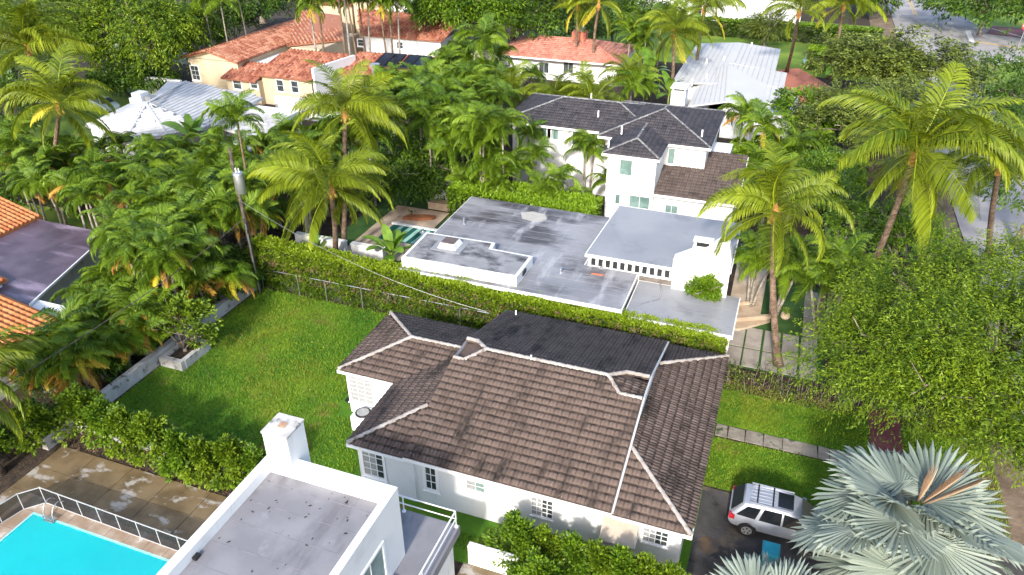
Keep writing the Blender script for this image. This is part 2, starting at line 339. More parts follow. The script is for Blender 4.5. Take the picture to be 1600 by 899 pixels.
for sx in (-28.95, -28.4):
    pts = [(sx, 16.25, .07), (sx, 16.25, .6), (sx, 16.12, .82), (sx, 15.9, .9), (sx, 15.66, .8), (sx, 15.5, .5), (sx, 15.45, .06)]
    par(MB().tube(pts, .028, 8).build('handrail', m_steel, smooth=True), lad)
for z in (.1, .3): par(MB().box(-28.95, -28.4, 15.36, 15.5, z - .02, z + .02).build('step', m_steel), lad)
def screen_mat():
    m = bpy.data.materials.new('fence_mesh'); m.use_nodes = True; N = m.node_tree.nodes; L = m.node_tree.links; b = N['Principled BSDF']
    b.inputs['Base Color'].default_value = (.012, .012, .014, 1); b.inputs['Roughness'].default_value = .6
    t = N.new('ShaderNodeBsdfTransparent'); mx = N.new('ShaderNodeMixShader'); mx.inputs[0].default_value = .75
    L.new(t.outputs[0], mx.inputs[1]); L.new(b.outputs[0], mx.inputs[2]); L.new(mx.outputs[0], N['Material Output'].inputs[0]); return m
m_screen = screen_mat()
pf = thing('pool_fence', 'removable black mesh safety fence with white posts around the pool', 'fence', (-30.5, 16.1, .07))
fp = [(-30.75, 13.6), (-30.62, 14.6), (-30.38, 15.55), (-29.75, 16.22)]
n = 9
for i in range(1, n): fp.append((-29.75 + (9.3) * i / (n - 1), 16.22 - .02 * i))
for i, (x, y) in enumerate(fp):
    par(MB().tube([(x, y, .06), (x, y, 1.12)], .024, 8).build('post', m_fgrey), pf)
    if i:
        a, b_ = Vector((*fp[i - 1], 0)), Vector((x, y, 0)); z = Vector((0, 0, 1))
        par(MB().poly([a + z * .12, b_ + z * .12, b_ + z * 1.06, a + z * 1.06]).build('mesh_panel', m_screen), pf)
        par(MB().beam(a + z * 1.08, b_ + z * 1.08, .03, .04).build('rail', m_fgrey), pf); par(MB().beam(a + z * .1, b_ + z * .1, .03, .04).build('rail', m_fgrey), pf)
# soil beds
for nm, pts in (('flower_bed', [(-34, 9), (-32.3, 9), (-32.3, 19.5), (-17, 19.5), (-17, 20.6), (-32.4, 20.6), (-34, 20.6)]),
                ('flower_bed', [(-.5, 36.2), (12, 36.2), (12, 38), (-.5, 38)])):
    sheet(nm, pts, .01, m_soil)

# ------------------------------------------------------------------ generic wall / window / roof helpers
def wall_box(parent, x0, x1, y0, y1, z1, m=m_white, name='wall', z0=-.02):
    return par(MB().box(x0, x1, y0, y1, z0, z1).build(name, m), parent)
def window(parent, c, ax, w, h, nx=2, ny=3, fm=m_trim, gm=m_glass, trim=.1, sill=True, label=None, shut=None):
    """c centre on the wall face; ax: outward direction 'S' (-Y), 'E' (+X), 'W' (-X), 'N'"""
    R = {'S': 0, 'E': 90, 'N': 180, 'W': 270}[ax]
    M = Matrix.Translation(c) @ Matrix.Rotation(math.radians(R), 4, 'Z')
    f = MB(); t = trim
    f.box(-w / 2 - t, -w / 2, -.05, .0, -h / 2 - t, h / 2 + t); f.box(w / 2, w / 2 + t, -.05, .0, -h / 2 - t, h / 2 + t)
    f.box(-w / 2, w / 2, -.05, .0, h / 2, h / 2 + t); f.box(-w / 2, w / 2, -.05, .0, -h / 2 - t, -h / 2)
    b = .016
    for i in range(1, nx): x = -w / 2 + w * i / nx; f.box(x - b, x + b, -.035, .0, -h / 2, h / 2)
    for j in range(1, ny): z = -h / 2 + h * j / ny; f.box(-w / 2, w / 2, -.03, .0, z - b, z + b)
    fo = par(f.build('window', fm, M=M), parent); fo.matrix_basis = M
    g = MB()
    for i in range(nx):
        for j in range(ny):
            a, c_ = -w / 2 + w * i / nx, -h / 2 + h * j / ny
            g = MB(); g.poly([(a, -.012, c_), (a + w / nx, -.012, c_), (a + w / nx, -.012, c_ + h / ny), (a, -.012, c_ + h / ny)])
            add('pane', g.mesh('pane', gm if not callable(gm) else gm(i, j)), fo)
    if sill: add('sill', MB().box(-w / 2 - t - .06, w / 2 + t + .06, -.1, -.0505, -h / 2 - t - .07, -h / 2 - t).mesh('sill', fm), fo)
    if label: fo['label'] = label
    return fo
def inpoly(x, y, P):
    c = False; n = len(P); j = n - 1
    for i in range(n):
        if (P[i][1] > y) != (P[j][1] > y) and x < (P[j][0] - P[i][0]) * (y - P[i][1]) / (P[j][1] - P[i][1]) + P[i][0]: c = not c
        j = i
    return c
TILEK = {}
def tile_geo(kind, tw, tl, var=0):
    "x across, y up the slope, z normal: 12-24 faces"
    rr = random.Random(var + 17)
    if kind == 'flat':
        xs = [0, .08, .45, .5, .55, .92, 1]; zs = [.0, .055, .075, .02, .075, .055, .0]
    elif kind == 'barrel':
        xs = [0, .2, .32, .5, .68, .8, 1]; zs = [0, .0, .13, .19, .13, .0, 0]
    elif kind == 'plain':
        xs = [0, .5, 1]; zs = [.03, .035, .03]
    else: xs = [0, .06, .94, 1]; zs = [.01, .03, .03, .01]
    v, f = [], []; k = len(xs)
    zj = rr.uniform(-.006, .01)
    st = .045 if kind == 'flat' else (.09 if kind == 'plain' else .035)
    for x, z in zip(xs, zs): v.append(((x - .5) * tw * .985, 0, z + st + zj))
    for x, z in zip(xs, zs): v.append(((x - .5) * tw * .985, tl * 1.08, z + .002))
    for x, z in zip(xs, zs): v.append(((x - .5) * tw * .985, .0, .0))
    if kind == 'flat':                            # a second row of points splits the head, coloured as course shadow and moss, from the tail
        v += [((x - .5) * tw * .985, tl * .74, z * .9 + .02) for x, z in zip(xs, zs)]
        for i in range(k - 1):
            f.append((i, i + 1, 3 * k + i + 1, 3 * k + i)); f.append((2 * k + i, 2 * k + i + 1, i + 1, i))
            f.append((3 * k + i, 3 * k + i + 1, k + i + 1, k + i))
        return np.array(v), np.array(f)
    for i in range(k - 1):
        f.append((i, i + 1, k + i + 1, k + i)); f.append((2 * k + i, 2 * k + i + 1, i + 1, i))
    return np.array(v), np.array(f)
def tile_roof(parent, pts, kind, tw, tl, m, seed=1, limit=0, rnd=.25, name='roof_tile', jit=.01, inset=.0, stag=False, butt=True):
    """tiles the planar 3D polygon pts (eave edge = pts[0]->pts[1]); the `limit` tiles nearest the camera become objects"""
    r = random.Random(seed); P = [Vector(p) for p in pts]
    n = (P[1] - P[0]).cross(P[-1] - P[0]).normalized()
    if n.z < 0: n = -n
    u = (P[1] - P[0]).normalized(); wv = n.cross(u).normalized()
    if (P[-1] - P[0]).dot(wv) < 0 and (P[2] - P[0]).dot(wv) < 0: wv = -wv
    uu = wv.cross(n)
    loc = [((p - P[0]).dot(uu), (p - P[0]).dot(wv)) for p in P]
    x0, x1 = min(l[0] for l in loc), max(l[0] for l in loc); y1 = max(l[1] for l in loc)
    cells = []
    for j in range(int(y1 / tl) + 1):
        for i in range(int((x1 - x0) / tw) + 2):
            x = x0 + (i + .5) * tw + (tw / 2 if stag and j % 2 else 0); y = j * tl
            if inpoly(x, y + tl * .5, loc) or (inpoly(x - tw * .3, y + tl * .5, loc) and inpoly(x + tw * .3, y + tl * .2, loc)): cells.append((x, y))
    cc = Vector((0, 0, CAM_H)); W = []
    for x, y in cells:
        o = P[0] + uu * x + wv * (y - .03) + n * .01; W.append((o, (o - cc).length))
    order = sorted(range(len(W)), key=lambda i: W[i][1])
    rot = Matrix((uu, wv, n)).transposed()
    nv = 6; meshes = []
    if limit:
        for q in range(nv):
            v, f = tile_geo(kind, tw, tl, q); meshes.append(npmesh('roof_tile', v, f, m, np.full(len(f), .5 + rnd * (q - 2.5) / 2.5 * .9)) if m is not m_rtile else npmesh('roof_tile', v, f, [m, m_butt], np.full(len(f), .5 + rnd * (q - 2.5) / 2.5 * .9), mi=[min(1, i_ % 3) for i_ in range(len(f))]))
    for i in order[:limit]:
        o = W[i][0]; R = (rot @ Matrix.Rotation(r.uniform(-jit, jit), 3, 'Z')).to_4x4()
        ob = bpy.data.objects.new(name, meshes[r.randrange(nv)]); COL.objects.link(ob); ob.parent = parent
        ob.matrix_basis = Matrix.Translation(o + n * r.uniform(0, .008)) @ R
        PINV.append((ob, parent))
    rest = order[limit:]
    if rest:
        vs, fs, ts = [], [], []; off = 0
        gs = [tile_geo(kind, tw, tl, q) for q in range(nv)]; Rn = np.array(rot)
        for i in rest:
            v, f = gs[r.randrange(nv)]; o = W[i][0] + n * r.uniform(0, .008)
            vs.append(v @ Rn.T + np.array(o)); fs.append(f + off); off += len(v); ts += [min(1, max(0, .5 + r.gauss(0, rnd)))] * len(f)
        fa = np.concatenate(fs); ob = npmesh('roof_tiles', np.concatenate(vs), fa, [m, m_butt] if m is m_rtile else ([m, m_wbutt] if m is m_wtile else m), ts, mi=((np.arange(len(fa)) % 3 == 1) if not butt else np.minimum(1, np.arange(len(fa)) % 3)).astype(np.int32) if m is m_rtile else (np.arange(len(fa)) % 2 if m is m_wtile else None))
        ob = add('roof_tiles', ob, parent); PINV.append((ob, parent)); ob['kind'] = 'stuff'
    return len(cells)
PINV = []
def cap_line(parent, pts, w=.2, h=.12, m=m_cap, step=.42, name='ridge_cap', objs=True, up=.06):
    "overlapping ridge or hip tiles along a polyline, each one a piece"
    base = None; joined = MB()
    for a, b in zip(pts[:-1], pts[1:]):
        a, b = Vector(a), Vector(b); L = (b - a).length; n = max(1, round(L / step)); d = (b - a).normalized()
        s = d.cross(Vector((0, 0, 1))).normalized(); u = s.cross(d)
        l = L / n; prof = [(-.5, -.35), (-.42, .25), (-.2, .6), (.2, .6), (.42, .25), (.5, -.35)]
        mb = MB(); k = len(prof)
        for q, (yy, lift) in enumerate(((0, .03), (l * .985, 0.0))): mb.v += [(px * w * (1.04 if q == 0 else .97), yy, pz * h + lift) for px, pz in prof]
        for i in range(k - 1): mb.face([i, i + 1, k + i + 1, k + i])
        mb.face(list(range(k))[::-1]); mb.face(list(range(k, 2 * k)))
        M0 = Matrix((s, d, u)).transposed().to_4x4()
        if objs:
            me = mb.mesh('ridge_cap', m)
            for i in range(n):
                o = add(name, me, parent, Matrix.Translation(a + d * l * i + Vector((0, 0, up))) @ M0); PINV.append((o, parent))
        else:
            for i in range(n):
                off = len(joined.v); T = Matrix.Translation(a + d * l * i + Vector((0, 0, up))) @ M0
                joined.v += [tuple(T @ Vector(v)) for v in mb.v]
                for f in mb.f: joined.face([off + q for q in f])
    if not objs:
        o = joined.build(name + 's', m, parent); PINV.append((o, parent)); o['kind'] = 'stuff'
def cloned_inv():
    for o, p in PINV:
        M = Matrix.Identity(4); q = p
        while q is not None:
            if q.type == 'EMPTY' : M = Matrix.Translation(q.location) @ M
            q = q.parent
        # roof parts carry their own inverse, so a grandchild in world coordinates needs the identity
        o.matrix_parent_inverse = Matrix.Identity(4) if p.type != 'EMPTY' else Matrix.Translation(p.location).inverted()
def roof_slab(parent, pts, m, th=.16, name='roof'):
    return par(MB().slab(pts, th).build(name, m), parent)

# ================================================================== the brown-tiled house in the middle
H1 = thing('house', 'white house with weathered brown tiled roof and pale ridge tiles in the middle', 'house', (-8, 28, 0))
EZ, PT = 2.95, .288
m_soft = mat('eave_board', (.78, .78, .78), None, .6)
X0, X1, Y0, Y1 = -16.45, -.53, 22.1, 35.15; XA, XB = -13.5, -3.8
wall_box(H1, X0 + .3, XA + .3, Y0 + .3, 32.4, EZ - .15)
wall_box(H1, XA + .3, XB - .1, Y0 + .42, 35.0, EZ - .18)
wall_box(H1, XB - .1, X1 - .35, Y0 + .3, 34.9, EZ - .15)
wall_box(H1, -19.6, X0 + .3, 27.15, 32.9, EZ - .15)
front = lambda y, dz=0: EZ + PT * (y - Y0) + dz
back = lambda y, dz=0: EZ + PT * (Y1 - y) + dz
YR = (Y0 + Y1) / 2; ZR = EZ + PT * (YR - Y0)
# lower roof: hipped ends
hl = XA - X0; hr = X1 - XB; U = .0
lf = [(X0, Y0, EZ), (XA, Y0, EZ), (XA, Y0 + hl, EZ + PT * hl)]
lw = [(X0, 26.95, EZ), (X0, Y0, EZ), (XA, Y0 + hl, EZ + PT * hl), (XA, 29.6, EZ + PT * hl)]
WR = 29.85; WZ = EZ + PT * 2.95
wf = [(-19.9, 26.9, EZ), (X0, 26.9, EZ), (XA, 29.5, WZ - .12), (XA, WR, WZ), (-16.95, WR, WZ)]
ww = [(-19.9, 32.85, EZ), (-19.9, 26.9, EZ), (-16.95, WR, WZ)]
wn = [(XA, 32.85, EZ), (-19.9, 32.85, EZ), (-16.95, WR, WZ), (XA, WR, WZ)]
rf = [(XB, Y0, EZ), (X1, Y0, EZ), (XB, Y0 + hr, EZ + PT * hr)]
re = [(X1, Y0, EZ), (X1, Y1, EZ), (XB, Y1 - hr, EZ + PT * hr), (XB, Y0 + hr, EZ + PT * hr)]
rb = [(X1, Y1, EZ), (XB, Y1, EZ), (XB, Y1 - hr, EZ + PT * hr)]
G = .17                                            # the middle roof rides this much higher
hx0, hx1 = -12.85, -4.95; HY = .88
mfz = lambda y: front(y, G)
mf_ = [(XA, Y0 - .06, EZ + G), (XB, Y0 - .06, EZ + G), (XB, YR - HY, mfz(YR - HY)), (hx1, YR - HY, mfz(YR - HY)), (hx1 - .75, YR, ZR + G), (hx0 + .85, YR, ZR + G), (hx0, YR - HY, mfz(YR - HY)), (XA, YR - HY, mfz(YR - HY))]
mb_ = [(XB, Y1, EZ + G), (XA, Y1, EZ + G), (XA, YR + HY, mfz(YR - HY)), (hx0, YR + HY, mfz(YR - HY)), (hx0 + .85, YR, ZR + G), (hx1 - .75, YR, ZR + G), (hx1, YR + HY, mfz(YR - HY)), (XB, YR + HY, mfz(YR - HY))]
roofm = MB()
for p_ in (lf, lw, wf, ww, wn, rf, re, rb): roofm.slab([(a, b, c) for a, b, c in p_], .12)
for p_ in (mf_, mb_): roofm.slab(p_, .16)
zh = mfz(YR - HY)
for sx, xe, xh in ((1, XB, hx1), (-1, XA, hx0)):     # small hipped gablets sunk between the ridge caps
    xr = xh - .75 if sx > 0 else xh + .85
    roofm.slab([(xe - sx * .02, YR - HY + .05, zh - .28), (xe - sx * .02, YR + HY - .05, zh - .28), (xr, YR, ZR + G - .08)] if sx > 0 else
               [(xe + .02, YR + HY - .05, zh - .28), (xe + .02, YR - HY + .05, zh - .28), (xr, YR, ZR + G - .08)], .1)
    roofm.slab([(xe, YR - HY + .03, zh - .26), (xr, YR, ZR + G - .1), (xh, YR - HY + .03, zh - .1)] if sx < 0 else [(xe, YR - HY + .03, zh - .26), (xh, YR - HY + .03, zh - .1), (xr, YR, ZR + G - .1)], .05)
    roofm.slab([(xe, YR + HY - .03, zh - .26), (xh, YR + HY - .03, zh - .1), (xr, YR, ZR + G - .1)] if sx < 0 else [(xe, YR + HY - .03, zh - .26), (xr, YR, ZR + G - .1), (xh, YR + HY - .03, zh - .1)], .05)
roof1 = par(roofm.build('roof', m_rtile), H1)
TW, TL = .37, .4
tile_roof(roof1, mf_, 'flat', TW, TL, m_rtile, 1, 240, rnd=.14)
tile_roof(roof1, rf, 'flat', TW, TL, m_rtile, 2, 30, rnd=.14)
tile_roof(roof1, lf, 'flat', TW, TL, m_rtile, 3, 0, rnd=.14)
tile_roof(roof1, lw[1:2] + lw[0:1] + lw[3:] + lw[2:3] if False else [lw[0], lw[1], lw[2], lw[3]], 'flat', TW, TL, m_rtile, 4, 0, rnd=.14)
tile_roof(roof1, wf, 'flat', TW, TL, m_rtile, 5, 0, rnd=.14)
tile_roof(roof1, ww, 'flat', TW, TL, m_rtile, 6, 0, rnd=.14)
tile_roof(roof1, wn, 'flat', TW, TL, m_rtile, 7, 0, butt=False, rnd=.14)
tile_roof(roof1, re, 'flat', TW, TL, m_rtile, 8, 30)
tile_roof(roof1, rb, 'flat', TW, TL, m_rtile, 9, 0, butt=False, rnd=.14)
tile_roof(roof1, mb_, 'flat', TW, TL, m_rtile, 10, 0, butt=False, rnd=.14)
tile_roof(roof1, [(XB - .03, YR - HY + .08, zh - .27), (XB - .03, YR + HY - .08, zh - .27), (hx1 - .8, YR, ZR + G - .07)], 'flat', TW, TL, m_rtile, 11, 0)
cl = lambda *p, **k: cap_line(roof1, p, **k)
cl((X0, Y0, EZ), (XA - .1, Y0 + hl - .1, EZ + PT * hl))
cl((X1, Y0, EZ), (XB + .05, Y0 + hr - .05, EZ + PT * hr)); cl((X1, Y1, EZ), (XB + .05, Y1 - hr + .05, EZ + PT * hr))
cl((-19.9, 26.9, EZ), (-16.95, WR, WZ)); cl((-19.9, 32.85, EZ), (-16.95, WR, WZ)); cl((-16.95, WR, WZ), (XA, WR, WZ))
cl((hx0 + .85, YR, ZR + G), (hx1 - .75, YR, ZR + G))
for s in (-1, 1):
    cl((hx1, YR + s * HY, zh), (hx1 - .75, YR, ZR + G)); cl((XB - .05, YR + s * HY, zh), (hx1, YR + s * HY, zh))
    cl((hx0, YR + s * HY, zh), (hx0 + .85, YR, ZR + G)); cl((XA + .05, YR + s * HY, zh), (hx0, YR + s * HY, zh))
fb = MB()                                          # fascia boards and the white flashing on the right rake
def fas(b, pts, h=.17, w=.05, dz=-.1):
    for p, q in zip(pts[:-1], pts[1:]): b.beam((p[0], p[1], p[2] + dz), (q[0], q[1], q[2] + dz), w, h)
fas(fb, [(X0 - .03, 26.9, EZ), (X0 - .03, Y0 - .03, EZ), (XA, Y0 - .03, EZ)]); fas(fb, [(XA, Y0 - .1, EZ + G - .02), (XB, Y0 - .1, EZ + G - .02)])
fas(fb, [(XB, Y0 - .03, EZ), (X1 + .03, Y0 - .03, EZ), (X1 + .03, Y1, EZ), (XB, Y1 + .03, EZ)]); fas(fb, [(X0, 26.87, EZ), (-19.93, 26.87, EZ), (-19.93, 32.88, EZ), (XA, 32.88, EZ)])
fas(fb, [(XA, Y1 + .04, EZ + G), (XB, Y1 + .04, EZ + G)])
par(fb.build('fascia', m_soft), H1)
fl = MB(); zz = lambda y: min(front(y), back(y)) + G + .0
for p, q in (((XB + .03, Y0 - .1), (XB + .03, YR - HY)), ((XB + .03, YR - HY), (XB + .03, YR + HY)), ((XB + .03, YR + HY), (XB + .03, Y1))):
    za = zz(p[1]) if p[1] < 25 or p[1] > 33 else zh; zb = zz(q[1]) if q[1] > 33 or q[1] < 25 else zh
    fl.beam((p[0], p[1], za + .05), (q[0], q[1], zb + .05), .09, .1)
par(fl.build('rake_flashing', m_fgrey), H1)
gab = MB()
for x, w_ in ((XB, -.06), (XA, .06)):
    n_ = [(x, Y0, EZ - .1), (x, Y1, EZ - .1), (x, Y1, EZ + G - .02), (x, YR + HY, zh - .02), (x, YR - HY, zh - .02), (x, Y0, EZ + G - .02)]
    par(MB().poly(n_ if w_ < 0 else n_[::-1]).build('gable_wall', m_white), H1)
pass
for (x, y, z, n_) in ((-13.7, 29.9, WZ + .15, 0), (-9.6, 28.55, ZR + G, 0), (-12.6, 34.6, 3.35, 0)):
    par(MB().tube([(x, y, z - .2), (x, y, z + .32)], .045, 8).build('vent_pipe', m_trim), H1)
# windows on the front wall
Yw = Y0 + .3
def wpx(parent, pa, Yp, w, h, **k):
    c = atY(pa[0], pa[1], Yp); return window(parent, (c.x, Yp, c.z), 'S', w, h, **k)
mixg = lambda i, j: m_blind if i < 1 else m_glass
window(H1, (-15.35, Yw, 1.78), 'S', 1.05, 1.6, nx=3, ny=4, gm=lambda i, j: m_blind if i < 2 else m_glass, trim=.14, label='tall sash window with half drawn blind')
window(H1, (-12.4, Y0 + .42, 1.72), 'S', .5, 1.35, nx=2, ny=3, trim=.16)
window(H1, (-10.15, Y0 + .42, 2.0), 'S', .85, .55, nx=2, ny=2, gm=lambda i, j: m_blind if i < 1 else m_gglass, trim=.03, sill=False)
c = atY(847, 793, Y0 + .42); window(H1, (c.x, Y0 + .42, c.z), 'S', .95, 1.05, nx=4, ny=4, gm=lambda i, j: m_blind if i < 2 else m_glass, trim=.05)
c = atY(1024, 838, Yw); window(H1, (c.x, Yw, c.z), 'S', 1.0, .8, nx=4, ny=3, gm=lambda i, j: m_blind if i < 2 else m_glass, trim=.05)
window(H1, (-18.75, 27.15, 1.75), 'S', 1.35, 1.7, nx=3, ny=6, gm=m_blind, trim=.16, label='white shuttered window beside the air conditioner')
window(H1, (X1 - .35, 26.2, 1.6), 'E', 1.2, 1.2, nx=2, ny=3, trim=.05)
aw = thing('awning', 'small cream canvas awning low on the white front wall of the brown-roofed house', 'awning', (-2.9, Y0 + .3, 2.1))
par(MB().hexa([(-4.15, Y0 + .28, 2.72), (-2.65, Y0 + .28, 2.72), (-2.65, Y0 + .28, 2.75), (-4.15, Y0 + .28, 2.75), (-4.15, Y0 - .62, 1.95), (-2.65, Y0 - .62, 1.95), (-2.65, Y0 - .62, 1.98), (-4.15, Y0 - .62, 1.98)]).build('canvas', m_awn), aw)
vb = MB(); n_ = 9
for i in range(n_):
    a = -4.15 + 1.5 * i / n_; e = a + 1.5 / n_
    vb.poly([(a, Y0 - .63, 1.96), (a, Y0 - .63, 1.84), ((a + e) / 2, Y0 - .63, 1.79), (e, Y0 - .63, 1.84), (e, Y0 - .63, 1.96)])
par(vb.build('valance', m_awn), aw)
par(MB().beam((-4.15, Y0 + .28, 2.0), (-4.15, Y0 - .6, 1.95), .03, .03).build('frame', m_alu), aw); par(MB().beam((-2.65, Y0 + .28, 2.0), (-2.65, Y0 - .6, 1.95), .03, .03).build('frame', m_alu), aw)
ac = thing('air_conditioner', 'white air conditioner with round fan beside the left wing of the brown-roofed house', 'air conditioner', (-18.25, 26.3, 0))
par(MB().box(-18.75, -17.75, 25.8, 26.75, 0, .95).build('case', m_trim), ac)
mb = MB(); mb.tube([(-18.25, 26.28, .95), (-18.25, 26.28, 1.0)], .42, 20); par(mb.build('fan_ring', m_black), ac)
mb = MB(); mb.tube([(-18.25, 26.28, 1.0), (-18.25, 26.28, 1.02)], .33, 20)
par(mb.build('fan_grille', m_steel), ac)
mb = MB(); mb.hexa([(-20.4, 27.8, .0), (-19.62, 27.5, .0), (-19.62, 28.9, .0), (-20.4, 29.2, .0), (-20.4, 27.8, .08), (-19.66, 27.5, .75), (-19.66, 28.9, .75), (-20.4, 29.2, .08)])
tag(mb.build('cellar_hatch', m_black), 'dark sloping hatch against the left end wall of the brown-roofed house', 'hatch')

m_seam = mat('roof_seam', (.17, .165, .18), (.26, .25, .27), .8, 2)
# ================================================================== the modern white house at the bottom left
H2 = thing('house', 'modern white flat-roofed house with parapet, chimney and railed terrace at the bottom', 'house', (-14, 14, 0))
T = 6.66; D = 3.0
par(MB().box(-16.5, -10.93, 4, 17.27, -.02, 6.1).build('wall', m_white), H2)
pw_ = MB(); pw_.box(-16.5, -16.15, 4, 17.27, 6.1, T).box(-11.22, -10.93, 4, 17.27, 6.1, T).box(-16.15, -11.22, 16.7, 17.27, 6.1, T)
par(pw_.build('parapet', m_white), H2)
rfl = MB(); rfl.box(-16.15, -11.22, 4, 16.7, 6.1, 6.2); par(rfl.build('flat_roof', m_mlav), H2)
for y in (6.2, 7.2, 8.2, 9.2, 10.2, 11.2, 12.2, 13.2, 14.2, 15.2, 16.2): par(MB().box(-16.1, -11.25, y, y + .018, 6.2, 6.206).build('roof_seam', m_seam), H2)
g_ = random.Random(8); db = MB()
for q in range(46):
    x, y = g_.uniform(-16.0, -11.4), 16.6 - abs(g_.gauss(0, 3.2)); a = g_.uniform(0, 3); l = g_.uniform(.03, .09); w_ = l * .35; u = Vector((math.cos(a), math.sin(a), 0)); v = Vector((-u.y, u.x, 0))
    if y > 4.5: db.poly([Vector((x, y, 6.212)) + u * l, Vector((x, y, 6.23)) + v * w_, Vector((x, y, 6.212)) - u * l, Vector((x, y, 6.22)) - v * w_])
o = par(db.build('dead_leaves', m_soil), H2); o['kind'] = 'stuff'
par(MB().box(-16.14, -15.98, 12.3, 12.55, 6.2, 6.32).build('scupper', m_black), H2)
ch = MB(); cx0, cx1, cy0, cy1 = -16.3, -15.22, 16.85, 17.95
par(MB().box(cx0, cx1, cy0, cy1, 0, 8.0).build('chimney', m_white), H2)
cc_ = par(MB().box(cx0 - .03, cx1 + .03, cy0 - .03, cy1 + .03, 8.0, 8.1).build('chimney_cap', m_conc), H2)
add('flue_cover', MB().box(-15.9, -15.6, 17.25, 17.55, 8.1, 8.13).mesh('flue_cover', mat('rusty_plate', (.35, .2, .13), (.45, .3, .2), .9, 5)), cc_)
# glazed door facing the terrace
window(H2, (-10.93, 14.9, 4.15), 'E', 1.75, 2.1, nx=2, ny=1, gm=m_gglass, trim=.12, sill=False, label='sliding glass door to the terrace')
par(MB().box(-10.9, -10.7, 13.5, 16.2, 3.02, 3.1).build('door_step', m_white), H2)
# terrace
par(MB().box(-12.4, -9.5, 4, 19.35, D - .45, D).build('terrace_floor', m_mlav), H2)
par(MB().box(-12.3, -9.75, 4, 19.1, 0, D - .45).build('wall', m_white), H2)
rl = MB(); z = Vector((0, 0, 1))
rl.tube([(-12.2, 19.25, D + .88), (-9.62, 19.25, D + .88), (-9.62, 6, D + .88)], .035, 8).tube([(-12.2, 19.25, D + .45), (-9.62, 19.25, D + .45), (-9.62, 6, D + .45)], .03, 8)
ro = par(rl.build('railing', m_alu), H2)
for x, y in ((-12.0, 19.25), (-9.62, 19.25), (-9.62, 16.2), (-9.62, 13.2)):
    add('baluster', MB().tube([(x, y, D), (x, y, D + .88)], .03, 8).tube([(x, y, D), (x, y, D + .04)], .09, 8).mesh('baluster', m_alu), ro)
gw = thing('garden_wall', 'low white garden wall beside the terrace, in front of the brown-roofed house', 'wall', (-9, 20.1, 0))
par(MB().box(-9.48, -7.2, 19.95, 20.15, 0, 1.1).build('wall', m_white), gw); par(MB().box(-9.48, -7.2, 19.91, 20.19, 1.1, 1.16).build('coping', m_white), gw)
sheet('patio', [(-9.7, 10), (-5.2, 10), (-5.2, 19.93), (-9.7, 19.93)], .012, m_wet)

# ================================================================== the flat grey roofed house
m_lap = mat('membrane_lap', (.2, .2, .21), (.3, .3, .31), .7, 2)
H3 = thing('house', 'long low white house with flat stained grey roofs behind the hedge', 'house', (-12, 43, 0))
Z = 3.2
def flatpart(H, pts, z, mr, th=.22, edge=m_trim, label=None):
    a = par(MB().prism(pts, z - th, z - .012).build('roof_edge', edge), H)
    b = par(MB().prism([(p[0] + (.07 if p[0] < sum(q[0] for q in pts) / len(pts) else -.07), p[1] + (.07 if p[1] < sum(q[1] for q in pts) / len(pts) else -.07)) for p in pts], z - .05, z + .02).build('flat_roof', mr), H)
    return b
flatpart(H3, [(-21.9, 37.5), (-6.95, 37.45), (-6.95, 42.0), (-10.5, 42.0), (-10.5, 49.8), (-21.9, 49.9)], Z, m_mflat)
wall_box(H3, -21.6, -7.2, 38.1, 49.5, Z - .24)
wall_box(H3, -10.2, -1.7, 42.3, 49.4, 3.85)
# raised box with parapet and roof hatch
bx = MB(); bx.prism([(-21.7, 37.8), (-13.75, 37.9), (-13.7, 40.85), (-16.6, 40.95), (-16.7, 41.8), (-21.8, 41.7)], 2.4, 3.9); par(bx.build('raised_wall', m_white), H3)
bx = MB(); bx.prism([(-21.5, 38.0), (-13.95, 38.1), (-13.9, 40.65), (-16.8, 40.75), (-16.9, 41.6), (-21.6, 41.5)], 3.85, 3.93); par(bx.build('flat_roof', m_box), H3)
mb = MB(); mb.box(-20.4, -18.3, 39.4, 41.2, 3.93, 3.97, 0); hb = par(mb.build('skylight', m_mflat2), H3)
mb = MB(); mb.hexa([(-20.0, 39.7, 3.97), (-18.7, 39.7, 3.97), (-18.7, 40.95, 3.97), (-20.0, 40.95, 3.97), (-19.85, 39.85, 4.3), (-18.85, 39.85, 4.3), (-18.85, 40.8, 4.3), (-19.85, 40.8, 4.3)]); add('kerb_box', mb.mesh('kerb_box', m_white), hb)
add('skylight_pane', MB().box(-19.8, -18.9, 39.9, 40.75, 4.3, 4.36).mesh('skylight_pane', mat('tinted_dome', (.09, .06, .05), (.13, .09, .07), .3, 3)), hb)
mb = MB(); mb.box(-13.72, -13.66, 38.9, 39.5, 3.45, 3.75); par(mb.build('vent_grille', m_black), H3)
mb = MB(); mb.prism([(-16.7, 47.3), (-15.5, 47.2), (-15.0, 47.9), (-15.4, 48.6), (-16.4, 48.8), (-17.2, 48.3)][::1], Z + .02, Z + .028); par(mb.build('roof_patch', m_patch), H3)
for q in range(11): par(MB().box(-21.8, -10.6 if q > 3 else -7.0, 38.6 + q * 1.0, 38.63 + q * 1.0, Z + .02, Z + .027).build('roof_seam', m_lap), H3) if q > 3 else par(MB().box(-13.6, -7.0, 37.9 + q * 1.0, 37.93 + q * 1.0, Z + .02, Z + .027).build('roof_seam', m_lap), H3)
for q in range(4): par(MB().box(-6.8, -.6, 38.4 + q, 38.425 + q, 2.77, 2.776).build('roof_seam', m_lap), H3)
